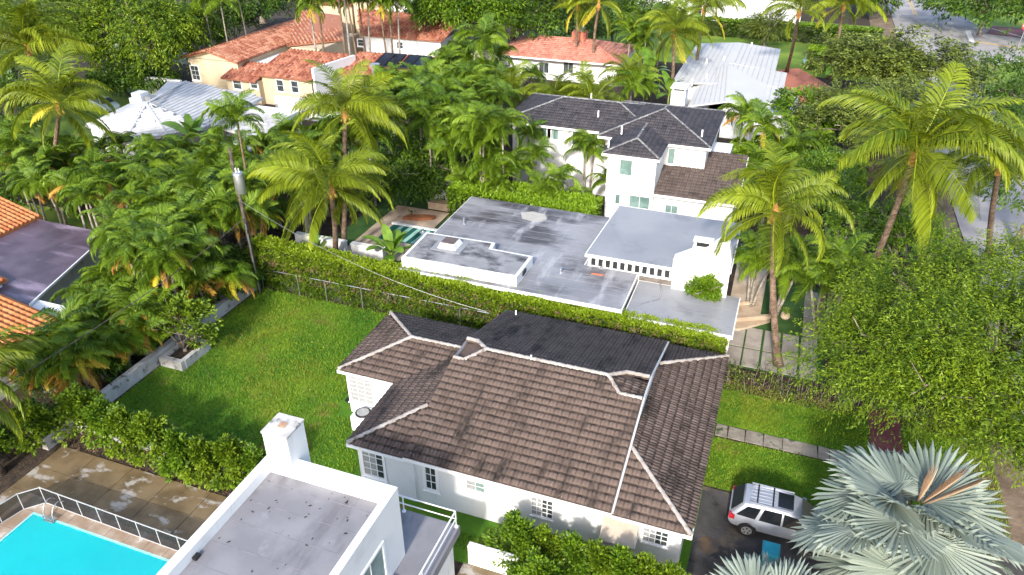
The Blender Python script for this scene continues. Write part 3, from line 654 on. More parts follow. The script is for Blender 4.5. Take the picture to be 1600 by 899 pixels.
for (px, py, h) in ((725, 350, .5), (876, 427, .35), (661, 363, .25), (812, 420, .3), (940, 420, .15)):
    p = at(px, py, Z); par(MB().tube([(p.x, p.y, Z), (p.x, p.y, Z + h * .7), (p.x, p.y, Z + h)], [.05, .05, .11], 8).tube([(p.x, p.y, Z), (p.x, p.y, Z + .06)], [.26, .08], 10).build('roof_vent', m_steel), H3)
# carport roof
flatpart(H3, [(-6.9, 37.6), (-.48, 37.55), (-.48, 42.1), (-6.9, 42.1)], 2.75, m_mflat2)
for x, y in ((-.75, 37.9), (-.75, 41.8), (-3.6, 37.9)): par(MB().box(x - .12, x + .12, y - .12, y + .12, 0, 2.6).build('post', m_white), H3)
wall_box(H3, -6.9, -5.2, 38.0, 42.2, 2.5)
# tall sloping roof and clerestory
A, B_, C_, D_ = (-10.45, 41.77, 4.2), (-1.3, 41.9, 4.2), (-1.33, 49.8, 4.55), (-10.2, 49.9, 4.55)
A, D_, C_ = at(914, 397, 4.2), at(967, 321, 4.6), at(1160, 350, 4.6); B_ = Vector((C_.x, A.y, 4.2))
N1, N2, N3 = Vector((-4.72, A.y, 4.2)), Vector((-4.72, A.y + .75, 4.24)), Vector((B_.x, A.y + .75, 4.24))
flp = par(MB().slab([A, N1, N2, N3, C_, D_], .2).build('roof_edge', m_trim), H3)
i_ = lambda v, dx, dy: (v.x + dx, v.y + dy, v.z + .012 + dy * 0)
par(MB().slab([i_(A, .06, .05), i_(N1, 0, .05), i_(N2, 0, .0), i_(N3, -.06, .0), i_(C_, -.06, -.05), i_(D_, .06, -.05)], .03).build('flat_roof', m_mflat2), H3)
cly = A.y + .45; m_cglassd = mat('dark_glass', (.02, .022, .025), None, .3)
par(MB().box(-6.88, -4.76, cly - .09, cly - .081, 2.76, 3.09).build('brown_panel', m_brownwall), H3)
par(MB().box(A.x + .2, -4.8, cly, cly + .15, 3.1, 4.05).build('clerestory_wall', m_black), H3)
k_ = 11
for i in range(k_ + 1):
    x = A.x + .25 + (-4.9 - A.x - .25) * i / k_
    par(MB().box(x - .09, x + .09, cly - .06, cly + .1, 3.22, 3.78).build('mullion', m_white), H3)
    if i < k_: par(MB().box(x + .095, x + (-4.9 - A.x - .25) / k_ - .095, cly - .02, cly - .005, 3.25, 3.98).build('pane', m_cglassd), H3)
par(MB().box(A.x + .2, -4.8, cly - .08, cly, 3.1, 3.24).build('sill', m_white), H3)
# big white stepped chimney wall
cw = [(1050, 455), (1052, 405), (1085, 393), (1115, 384), (1127, 377), (1140, 384), (1143, 408), (1136, 458)]
yy = 41.75
pts = []
for px, py in cw: q_ = atY(px, py, yy); pts.append((q_.x, q_.z))
pts = [(pts[0][0], 0)] + pts[1:-1] + [(pts[-1][0], 0)]; pts_old = []
for (x, z_) in ((-4.75, 0), (-4.75, 4.75), (-3.6, 5.05), (-2.95, 5.15), (-2.35, 5.35), (-1.95, 5.25), (-1.75, 5.0), (-1.6, 4.5), (-1.6, 0)): pts_old.append((x, z_))
n0 = MB(); k = len(pts); n0.v = [(x, yy, z_) for x, z_ in pts] + [(x, yy + .7, z_) for x, z_ in pts]
n0.face(list(range(k))[::-1]); n0.face(list(range(k, 2 * k)))
for i in range(k): n0.face([i, (i + 1) % k, k + (i + 1) % k, k + i])
cwo = par(n0.build('chimney_wall', m_white), H3)
q_ = atY(1098, 388, yy); zc = q_.z; mb = MB(); mb.box(q_.x - .6, q_.x + .55, yy + .1, yy + .65, zc - .3, zc + .02).box(q_.x - .5, q_.x - .4, yy + .1, yy + .6, zc + .12, zc + .34).box(q_.x + .35, q_.x + .45, yy + .1, yy + .6, zc + .12, zc + .34).box(q_.x - .62, q_.x + .57, yy + .02, yy + .7, zc + .34, zc + .42); add('chimney_hood', mb.mesh('chimney_hood', m_white), cwo); add('hood_opening', MB().box(q_.x - .39, q_.x + .34, yy + .12, yy + .58, zc + .021, zc + .33).mesh('hood_opening', m_black), cwo)
cp = MB(); cp.tube([at(1012, 432, 2.8), at(1030, 436, 2.8), at(1034, 455, 2.8), at(1030, 467, 2.8), at(996, 477, 2.8)], .03, 6); par(cp.build('conduit', m_steel), H3)
par(MB().prism([(-9.8, 41.0), (-9.1, 41.05), (-8.9, 41.2), (-9.7, 41.2)], Z + .02, Z + .06).build('roof_debris', m_brick), H3)
for x in (-12.0, -10.5, -9.0): window(H3, (x, 38.1, 2.2), 'S', .9, .9, nx=2, ny=1)

# courtyard behind the hedge, left of the grey roofs
cy = sheet('courtyard', [(-30.2, 43.6), (-25.1, 43.6), (-25.1, 52.9), (-30.0, 52.6)], .012, m_soil)
sx_ = [-30.1, -28.9, -27.7, -26.5, -25.15]
for i in range(4):
    for j in range(6):
        y0 = 43.6 + 1.5 * j
        if j in (2, 3) and i > 1: continue
        MB().box(sx_[i] + .01, sx_[i + 1] - .01, y0 + .01, y0 + 1.49, .013, .05).build('paver', m_stone, cy)
wp = thing('plunge_basin', 'small dark green basin with pale mint stripes beside the flat grey roof', 'basin', (-26.3, 48, 0))
par(MB().box(-28.6, -24.0, 46.3, 49.0, .02, .06).build('dark_water', m_hose), wp)
for q, x in enumerate((-27.9, -27.1, -26.3, -25.5, -24.7)): par(MB().slab([(x - .2, 46.4, .09), (x + .15, 46.4, .09), (x + .35, 48.9, .09), (x, 48.9, .09)], .02).build('stripe', m_pebble), wp)
par(MB().box(-28.75, -24, 49.0, 49.2, .02, .2).build('coping', m_white), wp)
ob = MB().prism([(-28.3, 50.1), (-27, 50.3), (-25.9, 50.9), (-25.8, 51.3), (-26.8, 51.2), (-28.1, 50.7)], .05, .3).build('wooden_bench', mat('oiled_wood', (.22, .07, .03), (.3, .12, .05), .6, 2)); tag(ob, 'curved reddish wooden bench on the beige courtyard paving', 'bench')
def simple_wall(name, label, x0, x1, y0, y1, h, m=m_white, cap=True, cat='wall', z0=-.02):
    t_ = thing(name, label, cat, ((x0 + x1) / 2, (y0 + y1) / 2, 0)); par(MB().box(x0, x1, y0, y1, z0, h).build('wall', m), t_)
    if cap: par(MB().box(x0 - .04, x1 + .04, y0 - .04, y1 + .04, h, h + .06).build('coping', m), t_)
    return t_
simple_wall('garden_wall', 'short white garden wall left of the banana plant behind the hedge', -28.0, -25.4, 41.6, 42.0, 1.9)
simple_wall('garden_wall', 'white garden wall under the pair of coconut palms behind the hedge', -33.2, -28.9, 42.1, 42.5, 1.6)
simple_wall('garden_wall', 'white wall end above the beige raised terrace at the back of the courtyard', -27.4, -24.4, 54.4, 54.7, 2.0)
simple_wall('raised_planter', 'long beige stone planter at the back of the courtyard', -27.3, -24.6, 52.9, 53.6, .6, m_stone, cat='planter')

# ================================================================== the two-storey white house with charcoal roof
H4 = thing('house', 'two-storey white house with charcoal hipped roof and green tinted windows', 'house', (-14, 62, 0))
EZ4, P4 = 6.0, .3
def hip_faces(x0, x1, y0, y1, z, p):
    wd = min(x1 - x0, y1 - y0) / 2
    if (x1 - x0) >= (y1 - y0):
        a, b = (x0 + wd, (y0 + y1) / 2, z + p * wd), (x1 - wd, (y0 + y1) / 2, z + p * wd)
        return {'S': [(x0, y0, z), (x1, y0, z), b, a], 'E': [(x1, y0, z), (x1, y1, z), b], 'N': [(x1, y1, z), (x0, y1, z), a, b], 'W': [(x0, y1, z), (x0, y0, z), a]}, (a, b)
    a, b = ((x0 + x1) / 2, y0 + wd, z + p * wd), ((x0 + x1) / 2, y1 - wd, z + p * wd)
    return {'S': [(x0, y0, z), (x1, y0, z), a], 'E': [(x1, y0, z), (x1, y1, z), b, a], 'N': [(x1, y1, z), (x0, y1, z), b], 'W': [(x0, y1, z), (x0, y0, z), a, b]}, (a, b)
def hip_roof(H, x0, x1, y0, y1, z, p, m, kind='flat', tw=.38, tl=.4, sides='SEWN', capm=m_conc, seed=3, capw=.18, limit=0):
    F, (a, b) = hip_faces(x0, x1, y0, y1, z, p); mbb = MB()
    for s in F: mbb.slab(F[s], .12)
    ro_ = par(mbb.build('roof', m), H)
    for s in sides: tile_roof(ro_, F[s], kind, tw, tl, m, seed, limit)
    if (x1 - x0) >= (y1 - y0): lines = [((x0, y0, z), a), ((x0, y1, z), a), ((x1, y0, z), b), ((x1, y1, z), b), (a, b)]
    else: lines = [((x0, y0, z), a), ((x1, y0, z), a), ((x0, y1, z), b), ((x1, y1, z), b), (a, b)]
    for l in lines:
        if (Vector(l[0]) - Vector(l[1])).length > .3: cap_line(ro_, l, capw, .1, capm, .5, objs=False)
    e = MB(); fas(e, [(x0 - .03, y0 - .03, z), (x1 + .03, y0 - .03, z), (x1 + .03, y1 + .03, z), (x0 - .03, y1 + .03, z), (x0 - .03, y0 - .03, z)], .2, .05, -.12); par(e.build('fascia', m_trim), H)
    return ro_
m_dcap = mat('grey_ridge_mortar', (.12, .12, .125), (.25, .25, .25), .9, 2)
wall_box(H4, -22.4, -13.2, 60.7, 68.5, 5.85); wall_box(H4, -12.5, -8.6, 55.75, 68.6, 5.85); wall_box(H4, -13.2, -5.3, 59.6, 68.6, 5.85)
hip_roof(H4, -23.2, -9.4, 60.25, 68.9, EZ4, P4, m_dtile, capm=m_dcap, seed=21)
hip_roof(H4, -14.2, -4.96, 59.15, 69.3, EZ4 + .03, P4, m_dtile, capm=m_dcap, seed=22)
hip_roof(H4, -12.85, -8.35, 55.35, 65.5, EZ4 + .01, P4, m_dtile, capm=m_dcap, seed=23)
# lower porch roof on the right
wall_box(H4, -8.6, -2.4, 56.2, 61.9, 2.9)
lo = [(-8.58, 55.7, 3.0), (-2.1, 55.7, 3.0), (-2.1, 62.2, 4.6), (-8.58, 62.2, 4.6)]
lr = roof_slab(H4, lo, m_porch); tile_roof(lr, lo, 'flat', .38, .4, m_porch, 24, 0)
e = MB(); fas(e, [(-8.58, 55.67, 3.0), (-2.07, 55.67, 3.0), (-2.07, 62.2, 4.6)], .2, .05, -.12); par(e.build('fascia', m_trim), H4)
par(MB().box(-5.25, -3.6, 62.3, 65.0, 3.0, 4.6).build('chimney', m_white), H4)
for pa, w_, h_, nx in (((864, 208), 1.0, 1.1, 2), ((901, 214), .7, 1.4, 1), ((932, 215), .7, 1.4, 1), ((853, 205), .9, 1.2, 1), ((822, 201), .5, 1.2, 1)): wpx(H4, pa, 60.7, w_, h_, nx=nx, ny=1, gm=m_gglass, trim=.07)
wpx(H4, (978, 262), 55.75, .95, 1.25, nx=1, ny=1, gm=m_gglass, trim=.1); wpx(H4, (965, 311), 55.75, .35, .8, nx=1, ny=1, gm=m_gglass, trim=.06)
wpx(H4, (999, 316), 55.75, 1.6, 1.0, nx=2, ny=1, gm=m_gglass, trim=.08); wpx(H4, (1049, 244), 59.6, .5, 1.3, nx=1, ny=1, gm=m_gglass, trim=.07)
wpx(H4, (1049, 327), 56.2, .95, .65, nx=2, ny=1, gm=m_gglass, trim=.05)
par(MB().box(-12.52, -8.58, 55.7, 55.75, 3.2, 3.3).build('string_course', m_trim), H4)
for x, y, z_ in ((-15.0, 62.1, 6.8), (-12.1, 58.5, 6.9), (-12.6, 56.2, 6.4), (-17.2, 68.0, 6.5), (-5.9, 60.6, 6.6)): par(MB().tube([(x, y, z_ - .3), (x, y, z_ + .4)], .07, 6).build('vent_pipe', m_trim), H4)

# ================================================================== long low house with pale grey metal roof, upper right
H5 = thing('house', 'long house with pale grey metal roofs and a small white chimney at the upper right', 'house', (-6, 95, 0))
wall_box(H5, -12.2, -2.1, 86, 107, 3.2); wall_box(H5, -8, -.7, 86, 95.5, 3.1); wall_box(H5, -6, .9, 80, 88.8, 3.0)
gm_ = m_gmetal
def rib_roof(H, pts, m, sp=.5, h=.05, th=.15, name='roof', seam=True, wdt=.05):
    ro_ = roof_slab(H, pts, m, th, name); P = [Vector(p) for p in pts]
    if seam:
        b = MB(); L = (P[1] - P[0]).length; n_ = int(L / sp)
        for i in range(1, n_):
            a = P[0].lerp(P[1], i / n_); c_ = P[3].lerp(P[2], i / n_) if len(P) == 4 else P[2]
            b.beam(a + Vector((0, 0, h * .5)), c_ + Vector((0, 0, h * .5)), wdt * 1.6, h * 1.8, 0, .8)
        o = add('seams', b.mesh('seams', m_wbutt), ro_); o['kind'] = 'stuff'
    return ro_
r5 = rib_roof(H5, [(-12.7, 90.3, 3.6), (-6.5, 90.3, 3.62), (-1.75, 107.8, 3.62), (-12.6, 107.6, 3.6)][:0] or [(-12.65, 86.5, 3.5), (-7.2, 86.5, 4.0), (-7.2, 107.7, 4.0), (-12.65, 107.6, 3.5)], gm_, .6, .02)
rib_roof(H5, [(-7.2, 96.0, 4.0), (-1.74, 96.0, 3.5), (-1.76, 107.8, 3.5), (-7.2, 107.7, 4.0)], gm_, .6)
rib_roof(H5, [(-7.3, 88.9, 3.95), (-.4, 88.9, 3.4), (-.39, 95.98, 3.4), (-7.3, 95.98, 3.95)], gm_, .6)
r5c = rib_roof(H5, [(-9.5, 79.0, 3.3), (-5.4, 79.0, 4.25), (-6.9, 94.0, 4.25), (-9.8, 94.0, 3.55)], gm_, .5)
rib_roof(H5, [(-5.4, 79.0, 4.25), (-1.8, 79.0, 3.35), (-2.3, 88.9, 3.6), (-6.9, 94.0, 4.25)], gm_, .5, seam=False)
rib_roof(H5, [(-2.9, 82.5, 3.5), (1.3, 83.2, 3.1), (1.3, 89.0, 3.1), (-2.9, 88.85, 3.6)], m_wtile, .6)
par(MB().box(-11.3, -9.8, 78.3, 80.2, 0, 4.9).build('chimney', m_white), H5); par(MB().box(-11.4, -9.7, 78.2, 80.3, 5.2, 5.32).box(-11.2, -11.1, 78.4, 80.1, 4.9, 5.2).box(-10.0, -9.9, 78.4, 80.1, 4.9, 5.2).build('chimney_hood', m_white), H5)
for px, py in ((1131, 94), (1104, 122), (1081, 130), (1104, 97), (1174, 72)):
    p = at(px, py, 3.9); par(MB().tube([p - Vector((0, 0, .3)), p + Vector((0, 0, .45))], .12, 8).build('vent_pipe', m_trim), H5)
sheet('driveway', [(-1.5, 96.5), (5.5, 95), (5.5, 104), (1, 113), (-1.7, 111)], .006, m_brick)
sheet('driveway', [(1.5, 84), (12, 86), (12, 96), (2, 95)], .005, m_dirt)
# ================================================================== far white buildings along the top
H6 = thing('building', 'long white single-storey building with dark roof edge at the top right', 'building', (-6, 146, 0))
wall_box(H6, -16.5, 0, 140.5, 147, 4.2); par(MB().box(-12, -1.5, 140.2, 148, 4.2, 4.6).build('roof', m_dtile), H6)
par(MB().box(-16.7, .2, 140.2, 147, 4.05, 4.2).build('cornice', m_trim), H6)
for x in (-10.2, -5.2): window(H6, (x, 140.5, 2.5), 'S', 1.2, 1.4, nx=1, ny=1, gm=m_blind)
par(MB().box(-13, -1.5, 137.8, 140.1, -.02, 1.6).build('porch', m_white), H6)
H7 = thing('building', 'white boxy building at the very top between the palms', 'building', (-25, 150, 0))
wall_box(H7, -31, -19, 146.5, 158, 4.6); par(MB().box(-31.2, -18.8, 146.3, 158, 4.6, 4.8).build('roof', m_white), H7)

# ================================================================== pink terracotta roofed house, top centre
H8 = thing('house', 'low house with pink terracotta hipped roof and a red brick chimney', 'house', (-29, 98, 0))
wall_box(H8, -37, -21, 95.6, 104.5, 2.8)
hip_roof(H8, -37.6, -20.4, 94.6, 105.2, 3.0, .3, m_ptile, 'flat', .45, .5, capm=m_ptile, seed=31, sides='SEW', capw=.22)
par(MB().box(-28.2, -26.3, 99.3, 100.6, 3.5, 5.6).build('chimney', m_brick), H8); par(MB().tube([(-27.0, 99.9, 5.6), (-27.0, 99.9, 6.2)], .35, 10).build('chimney_cowl', m_steel), H8)
for px in (850, 888): wpx(H8, (px, 106), 95.6, 1.3, 1.3, nx=2, ny=1)

# ================================================================== the mediterranean villa
H9 = thing('villa', 'sprawling cream villa with terracotta barrel tiled roofs and solar panels', 'villa', (-58, 82, 0))
Zt, Zs = 4.6, .26
# main long wing running away from the camera: gable front
g0, g1, gr = at(283, 90, 4.5), at(356, 104, 4.5), at(317, 82, 5.5)
g1 = Vector((g1.x, g0.y, 4.5)); LY = 95.5
sh = -1.2
wall_box(H9, g0.x + .5, g1.x - .4, g0.y + .5, 93, 4.45, m_cream)
tri = MB(); tri.poly([(g0.x + .5, g0.y + .5, 4.4), (g1.x - .4, g0.y + .5, 4.4), (gr.x, g0.y + .5, 5.42)]); par(tri.build('gable_wall', m_cream), H9)
gxm = (g0.x + g1.x) / 2; ZRR = 4.5 + .26 * (g1.x - g0.x) / 2
e1 = [(g1.x, g0.y, 4.5), (g1.x, 97, 4.5), (gxm, 97, ZRR), (gxm, g0.y, ZRR)]
w1 = [(g0.x, 97, 4.5), (g0.x, g0.y, 4.5), (gxm, g0.y, ZRR), (gxm, 97, ZRR)]
# right hand broad roof behind
R2a, R2b = at(527, 62, 4.3), at(355, 101, 4.3)
for p_ in (e1, w1): tile_roof(roof_slab(H9, p_, m_ttile), p_, 'barrel', .5, .6, m_ttile, 41, rnd=.5)
mid = [(g1.x + .05, 84.5, 4.35), (-57.6, 84.5, 4.35), (-57.6, 92, 4.5), (-60.5, 97, 6.0), (g1.x + .05, 97, 6.0)]
mid = [(-57.6, 84.5, 4.3), (-57.6, 97, 4.3), (g1.x + .3, 97, 6.4), (g1.x + .3, 80.5, 6.2)]
mid = [(-63.9, 83.2, 4.4), (-57.4, 89.9, 4.4), (-62.0, 97.0, 6.0), (-68.5, 97.0, 6.3)]
tile_roof(roof_slab(H9, mid, m_ttile), mid, 'barrel', .5, .6, m_ttile, 42, rnd=.5)
wall_box(H9, -64.5, -58.2, 85, 95, 4.1, m_cream)
# small lean-to roof, white terrace patch
lt = [(-64.2, 72.6, 3.0), (-59.2, 72.6, 3.0), (-59.2, 76.6, 4.0), (-64.2, 76.6, 4.0)]
tile_roof(roof_slab(H9, lt, m_ttile2), lt, 'barrel', .5, .6, m_ttile2, 43, rnd=.5); wall_box(H9, -63.8, -59.2, 73.1, 76.6, 2.9, m_cream)
par(MB().box(-64.3, -58.3, 76.6, 83, 3.6, 3.75).build('flat_roof', m_white), H9)
lt2 = [(-59.9, 73.4, 3.6), (-52.0, 73.4, 3.6), (-51.0, 80.4, 5.0), (-59.6, 80.4, 5.0)]
tile_roof(roof_slab(H9, lt2, m_ttile2), lt2, 'barrel', .5, .6, m_ttile2, 44, rnd=.5); wall_box(H9, -59.2, -52.3, 73.9, 80, 3.5, m_cream)
par(MB().prism([(-52.0, 73.8), (-51.7, 73.8), (-50.4, 81), (-50.8, 81)], 0, 4.9).build('parapet', m_white), H9)
lt3 = [(-51.4, 77.5, 3.4), (-40.9, 78.2, 3.4), (-40.9, 84.0, 4.7), (-51.4, 83.6, 4.7)]
r3_ = roof_slab(H9, lt3, m_ttile2); tile_roof(r3_, lt3, 'barrel', .5, .6, m_ttile2, 45, rnd=.5); wall_box(H9, -51.2, -41.2, 78.5, 83.5, 3.3, m_cream)
# rear wing
rw = [(-56.5, 92.6, 4.6), (-44.2, 92.6, 4.6), (-44.2, 100.0, 6.3), (-61, 100.0, 6.3)]
tile_roof(roof_slab(H9, rw, m_ttile2), rw, 'barrel', .5, .6, m_ttile2, 46, rnd=.5); wall_box(H9, -56.5, -44.6, 93.1, 100, 4.5, m_white)
wall_box(H9, -61.8, -57.6, 100.3, 106, 8.2, m_cream); wall_box(H9, -57.4, -49, 101.5, 106, 7.2, m_white)
tw_ = [(-68.5, 99.5, 7.0), (-61.8, 99.5, 7.0), (-61.8, 105, 8.4), (-68.5, 105, 8.4)]; tile_roof(roof_slab(H9, tw_, m_ttile2), tw_, 'barrel', .5, .6, m_ttile2, 47, rnd=.5); wall_box(H9, -68.2, -62, 100, 105, 6.9, m_cream)
for q in range(4):                                 # solar panels
    s0 = .36 + q * .145 + (.03 if q > 1 else 0); V = [Vector(p) for p in lt3]; n_ = (V[1] - V[0]).cross(V[3] - V[0]).normalized() * .22
    c4 = [V[0].lerp(V[1], s).lerp(V[3].lerp(V[2], s), t_) + n_ for s, t_ in ((s0, .38), (s0 + .135, .38), (s0 + .135, .95), (s0, .95))]
    po = par(MB().slab(c4, .08).build('solar_panel', m_solar), H9)
    fr = MB()
    for i in range(4): fr.beam(c4[i], c4[(i + 1) % 4], .06, .1)
    add('frame', fr.mesh('frame', m_black), po)
p = at(598, 112, 3.6); par(MB().tube([(p.x, 78.0, 1.2), (p.x, 78.0, 4.6)], .45, 10).tube([(p.x, 78, 4.6), (p.x, 78, 4.9)], .6, 10).build('flue', m_steel), H9)
window(H9, (at(306, 122, 2).x, g0.y + .5, 2.6), 'S', 1.1, 1.7, nx=2, ny=3, trim=.15)
for pa, Yp, w_, h_ in (((371, 131), 73.1, 1.1, 1.2), ((397, 132), 73.1, .9, .9), ((438, 134), 73.9, .9, 1.3), ((461, 136), 73.9, .9, 1.3), ((590, 117), 78.5, .9, .9), ((619, 119), 78.5, .8, .8), ((537, 72), 93.1, 1.0, 1.4), ((564, 67), 93.1, .9, .8), ((625, 71), 93.1, .9, .8)):
    wpx(H9, pa, Yp, w_, h_, nx=1, ny=2, trim=.14)
par(MB().box(g0.x + .5, g0.x + .8, g0.y + .35, g0.y + .5, 3.6, 3.75).build('wall_lamp', m_black), H9)
for q in range(24): par(MB().box(-59.6 + q * .31, -59.48 + q * .31, 73.45, 73.9, 3.38, 3.5).build('rafter_end', m_dead), H9)

# ================================================================== white cement tiled house
H10 = thing('house', 'low house with white cement tiled roof in front of the cream villa', 'house', (-58, 60, 0))
wall_box(H10, -64.4, -58.3, 53.2, 63, 2.7); wall_box(H10, -66, -55.2, 58, 67, 2.85); wall_box(H10, -56.5, -49, 60, 66.5, 2.4)
W = lambda px, py, z: tuple(at(px, py, z))
def on_plane(tri, px, py):
    p0, p1, p2 = [Vector(q) for q in tri]; n_ = (p1 - p0).cross(p2 - p0); d = ray(px, py); c = Vector((0, 0, CAM_H)); return tuple(c + d * ((p0 - c).dot(n_) / d.dot(n_)))
e0, e1, e2, e3, e4, rg, rg2, bk = W(133, 196, 2.75), W(195, 221, 2.75), W(262, 212, 2.75), W(322, 200, 2.75), W(412, 153, 2.85), W(183, 178, 3.3), W(232, 178, 3.75), W(291, 128, 3.55)
AP = W(229, 163, 4.1); t5 = (e3, e4, bk)
f1 = [e1, e2, AP]; f2 = [e0, e1, AP]; f3 = [W(222, 152, 2.9), e0, AP]; f4 = [e2, e3, AP]
f5 = [e3, e4, bk, on_plane(t5, 229, 160)]; f3b = None
for q, f in enumerate((f1, f2, f4)): tile_roof(roof_slab(H10, f, m_wtile, .2), f, 'plain', .6, .6, m_wtile, 50 + q, rnd=.3)
tile_roof(roof_slab(H10, f5, m_wtile, .2), f5, 'plain', .6, .6, m_wtile, 58, rnd=.3)
for a_ in ((e1, AP), (e2, AP), (e3, f5[3]), (AP, bk)): cap_line(H10, a_, .3, .12, m_wtile, .6, objs=False, up=.08)
roof_slab(H10, f3, m_wtile, .2)
f6 = [f5[3], bk, W(262, 127, 3.4)]; roof_slab(H10, f6, m_wtile)
p = at(222, 150, 4.1); p = at(222, 152, 3.9); par(MB().box(p.x - .9, p.x + .3, p.y - .5, p.y + .7, 2.5, 4.4).build('chimney', m_white), H10); par(MB().box(p.x - 1.7, p.x - .92, p.y - .2, p.y + .7, 2.3, 3.7).build('chimney', m_white), H10)
par(MB().box(p.x + .55, p.x + 1.3, p.y - .2, p.y + .5, 3.5, 4.1).build('roof_vent', m_steel), H10)
f7 = [W(318, 192, 2.9), W(408, 218, 2.9), W(444, 184, 2.9), W(352, 169, 3.0)]
par(MB().slab([Vector(v) for v in f7], .22).build('porch_roof', m_conc), H10)
f8 = [W(355, 215, 2.6), W(396, 229, 2.6), W(424, 206, 2.6), W(372, 195, 2.6)]; par(MB().slab([Vector(v) - Vector((0, 0, .45)) for v in f8], .2).build('porch_roof', m_white), H10)
a = at(436, 218, 0); par(MB().box(-49.2, -48.9, 62.0, 62.3, 0, 2.7).box(-49.3, -48.8, 59.2, 59.5, 0, 2.7).build('post', m_white), H10)
wpx(H10, (408, 205), 60.0, 1.6, 1.6, nx=2, ny=1, gm=m_glass)
simple_wall('boundary_wall', 'long white wall between the white tiled roof and the cream villa', -55, -41, 70.2, 70.5, 2.3)
simple_wall('boundary_wall', 'short curved white wall behind the white tiled roof near the trees', -75, -69.5, 71.5, 71.8, 2.4)

# ================================================================== orange and plum roofed house at the left edge
H11 = thing('house', 'house at the left edge with orange barrel tiles and a flat plum roof', 'house', (-48, 30, 0))
par(MB().prism([(-51, 27), (-42.3, 27), (-45.1, 35.2), (-51, 35.2)], -.02, 2.6).build('wall', m_white), H11); wall_box(H11, -50, -38.8, 18, 27.2, 2.6)
fr = [W(-70, 400, 2.8), W(60, 470, 2.8), W(158, 362, 2.8), W(64, 341, 2.8), W(-30, 390, 2.8)]
fr = [(-52, 26.4, 2.8), (-41.5, 26.4, 2.8), (-44.6, 35.7, 2.8), (-51.3, 35.7, 2.8)]
par(MB().slab(fr, .2).build('flat_roof', m_mdark), H11); e = MB(); fas(e, [(-41.45, 26.4, 2.8), (-44.55, 35.7, 2.8)], .16, .08, -.08); par(e.build('fascia', m_trim), H11)
o1 = [(-51.3, 29.5, 2.95), (-51.3, 36.0, 2.95), (-58, 36.0, 4.8), (-58, 29.5, 4.8)]; tile_roof(roof_slab(H11, o1, m_otile), o1, 'barrel', .36, .45, m_otile, 61)
o2 = [(-38.4, 20.0, 2.7), (-38.4, 25.9, 2.7), (-46, 25.9, 4.1), (-46, 20.0, 4.1)]; tile_roof(roof_slab(H11, o2, m_otile), o2, 'barrel', .36, .45, m_otile, 62)
o3 = [(-44.9, 25.95, 3.15), (-44.9, 27.9, 3.1), (-52, 27.9, 4.3), (-52, 25.95, 4.3)]; tile_roof(roof_slab(H11, o3, m_otile), o3, 'barrel', .36, .45, m_otile, 63)
wall_box(H11, -45.5, -44.9, 25.9, 27.4, 3.0)

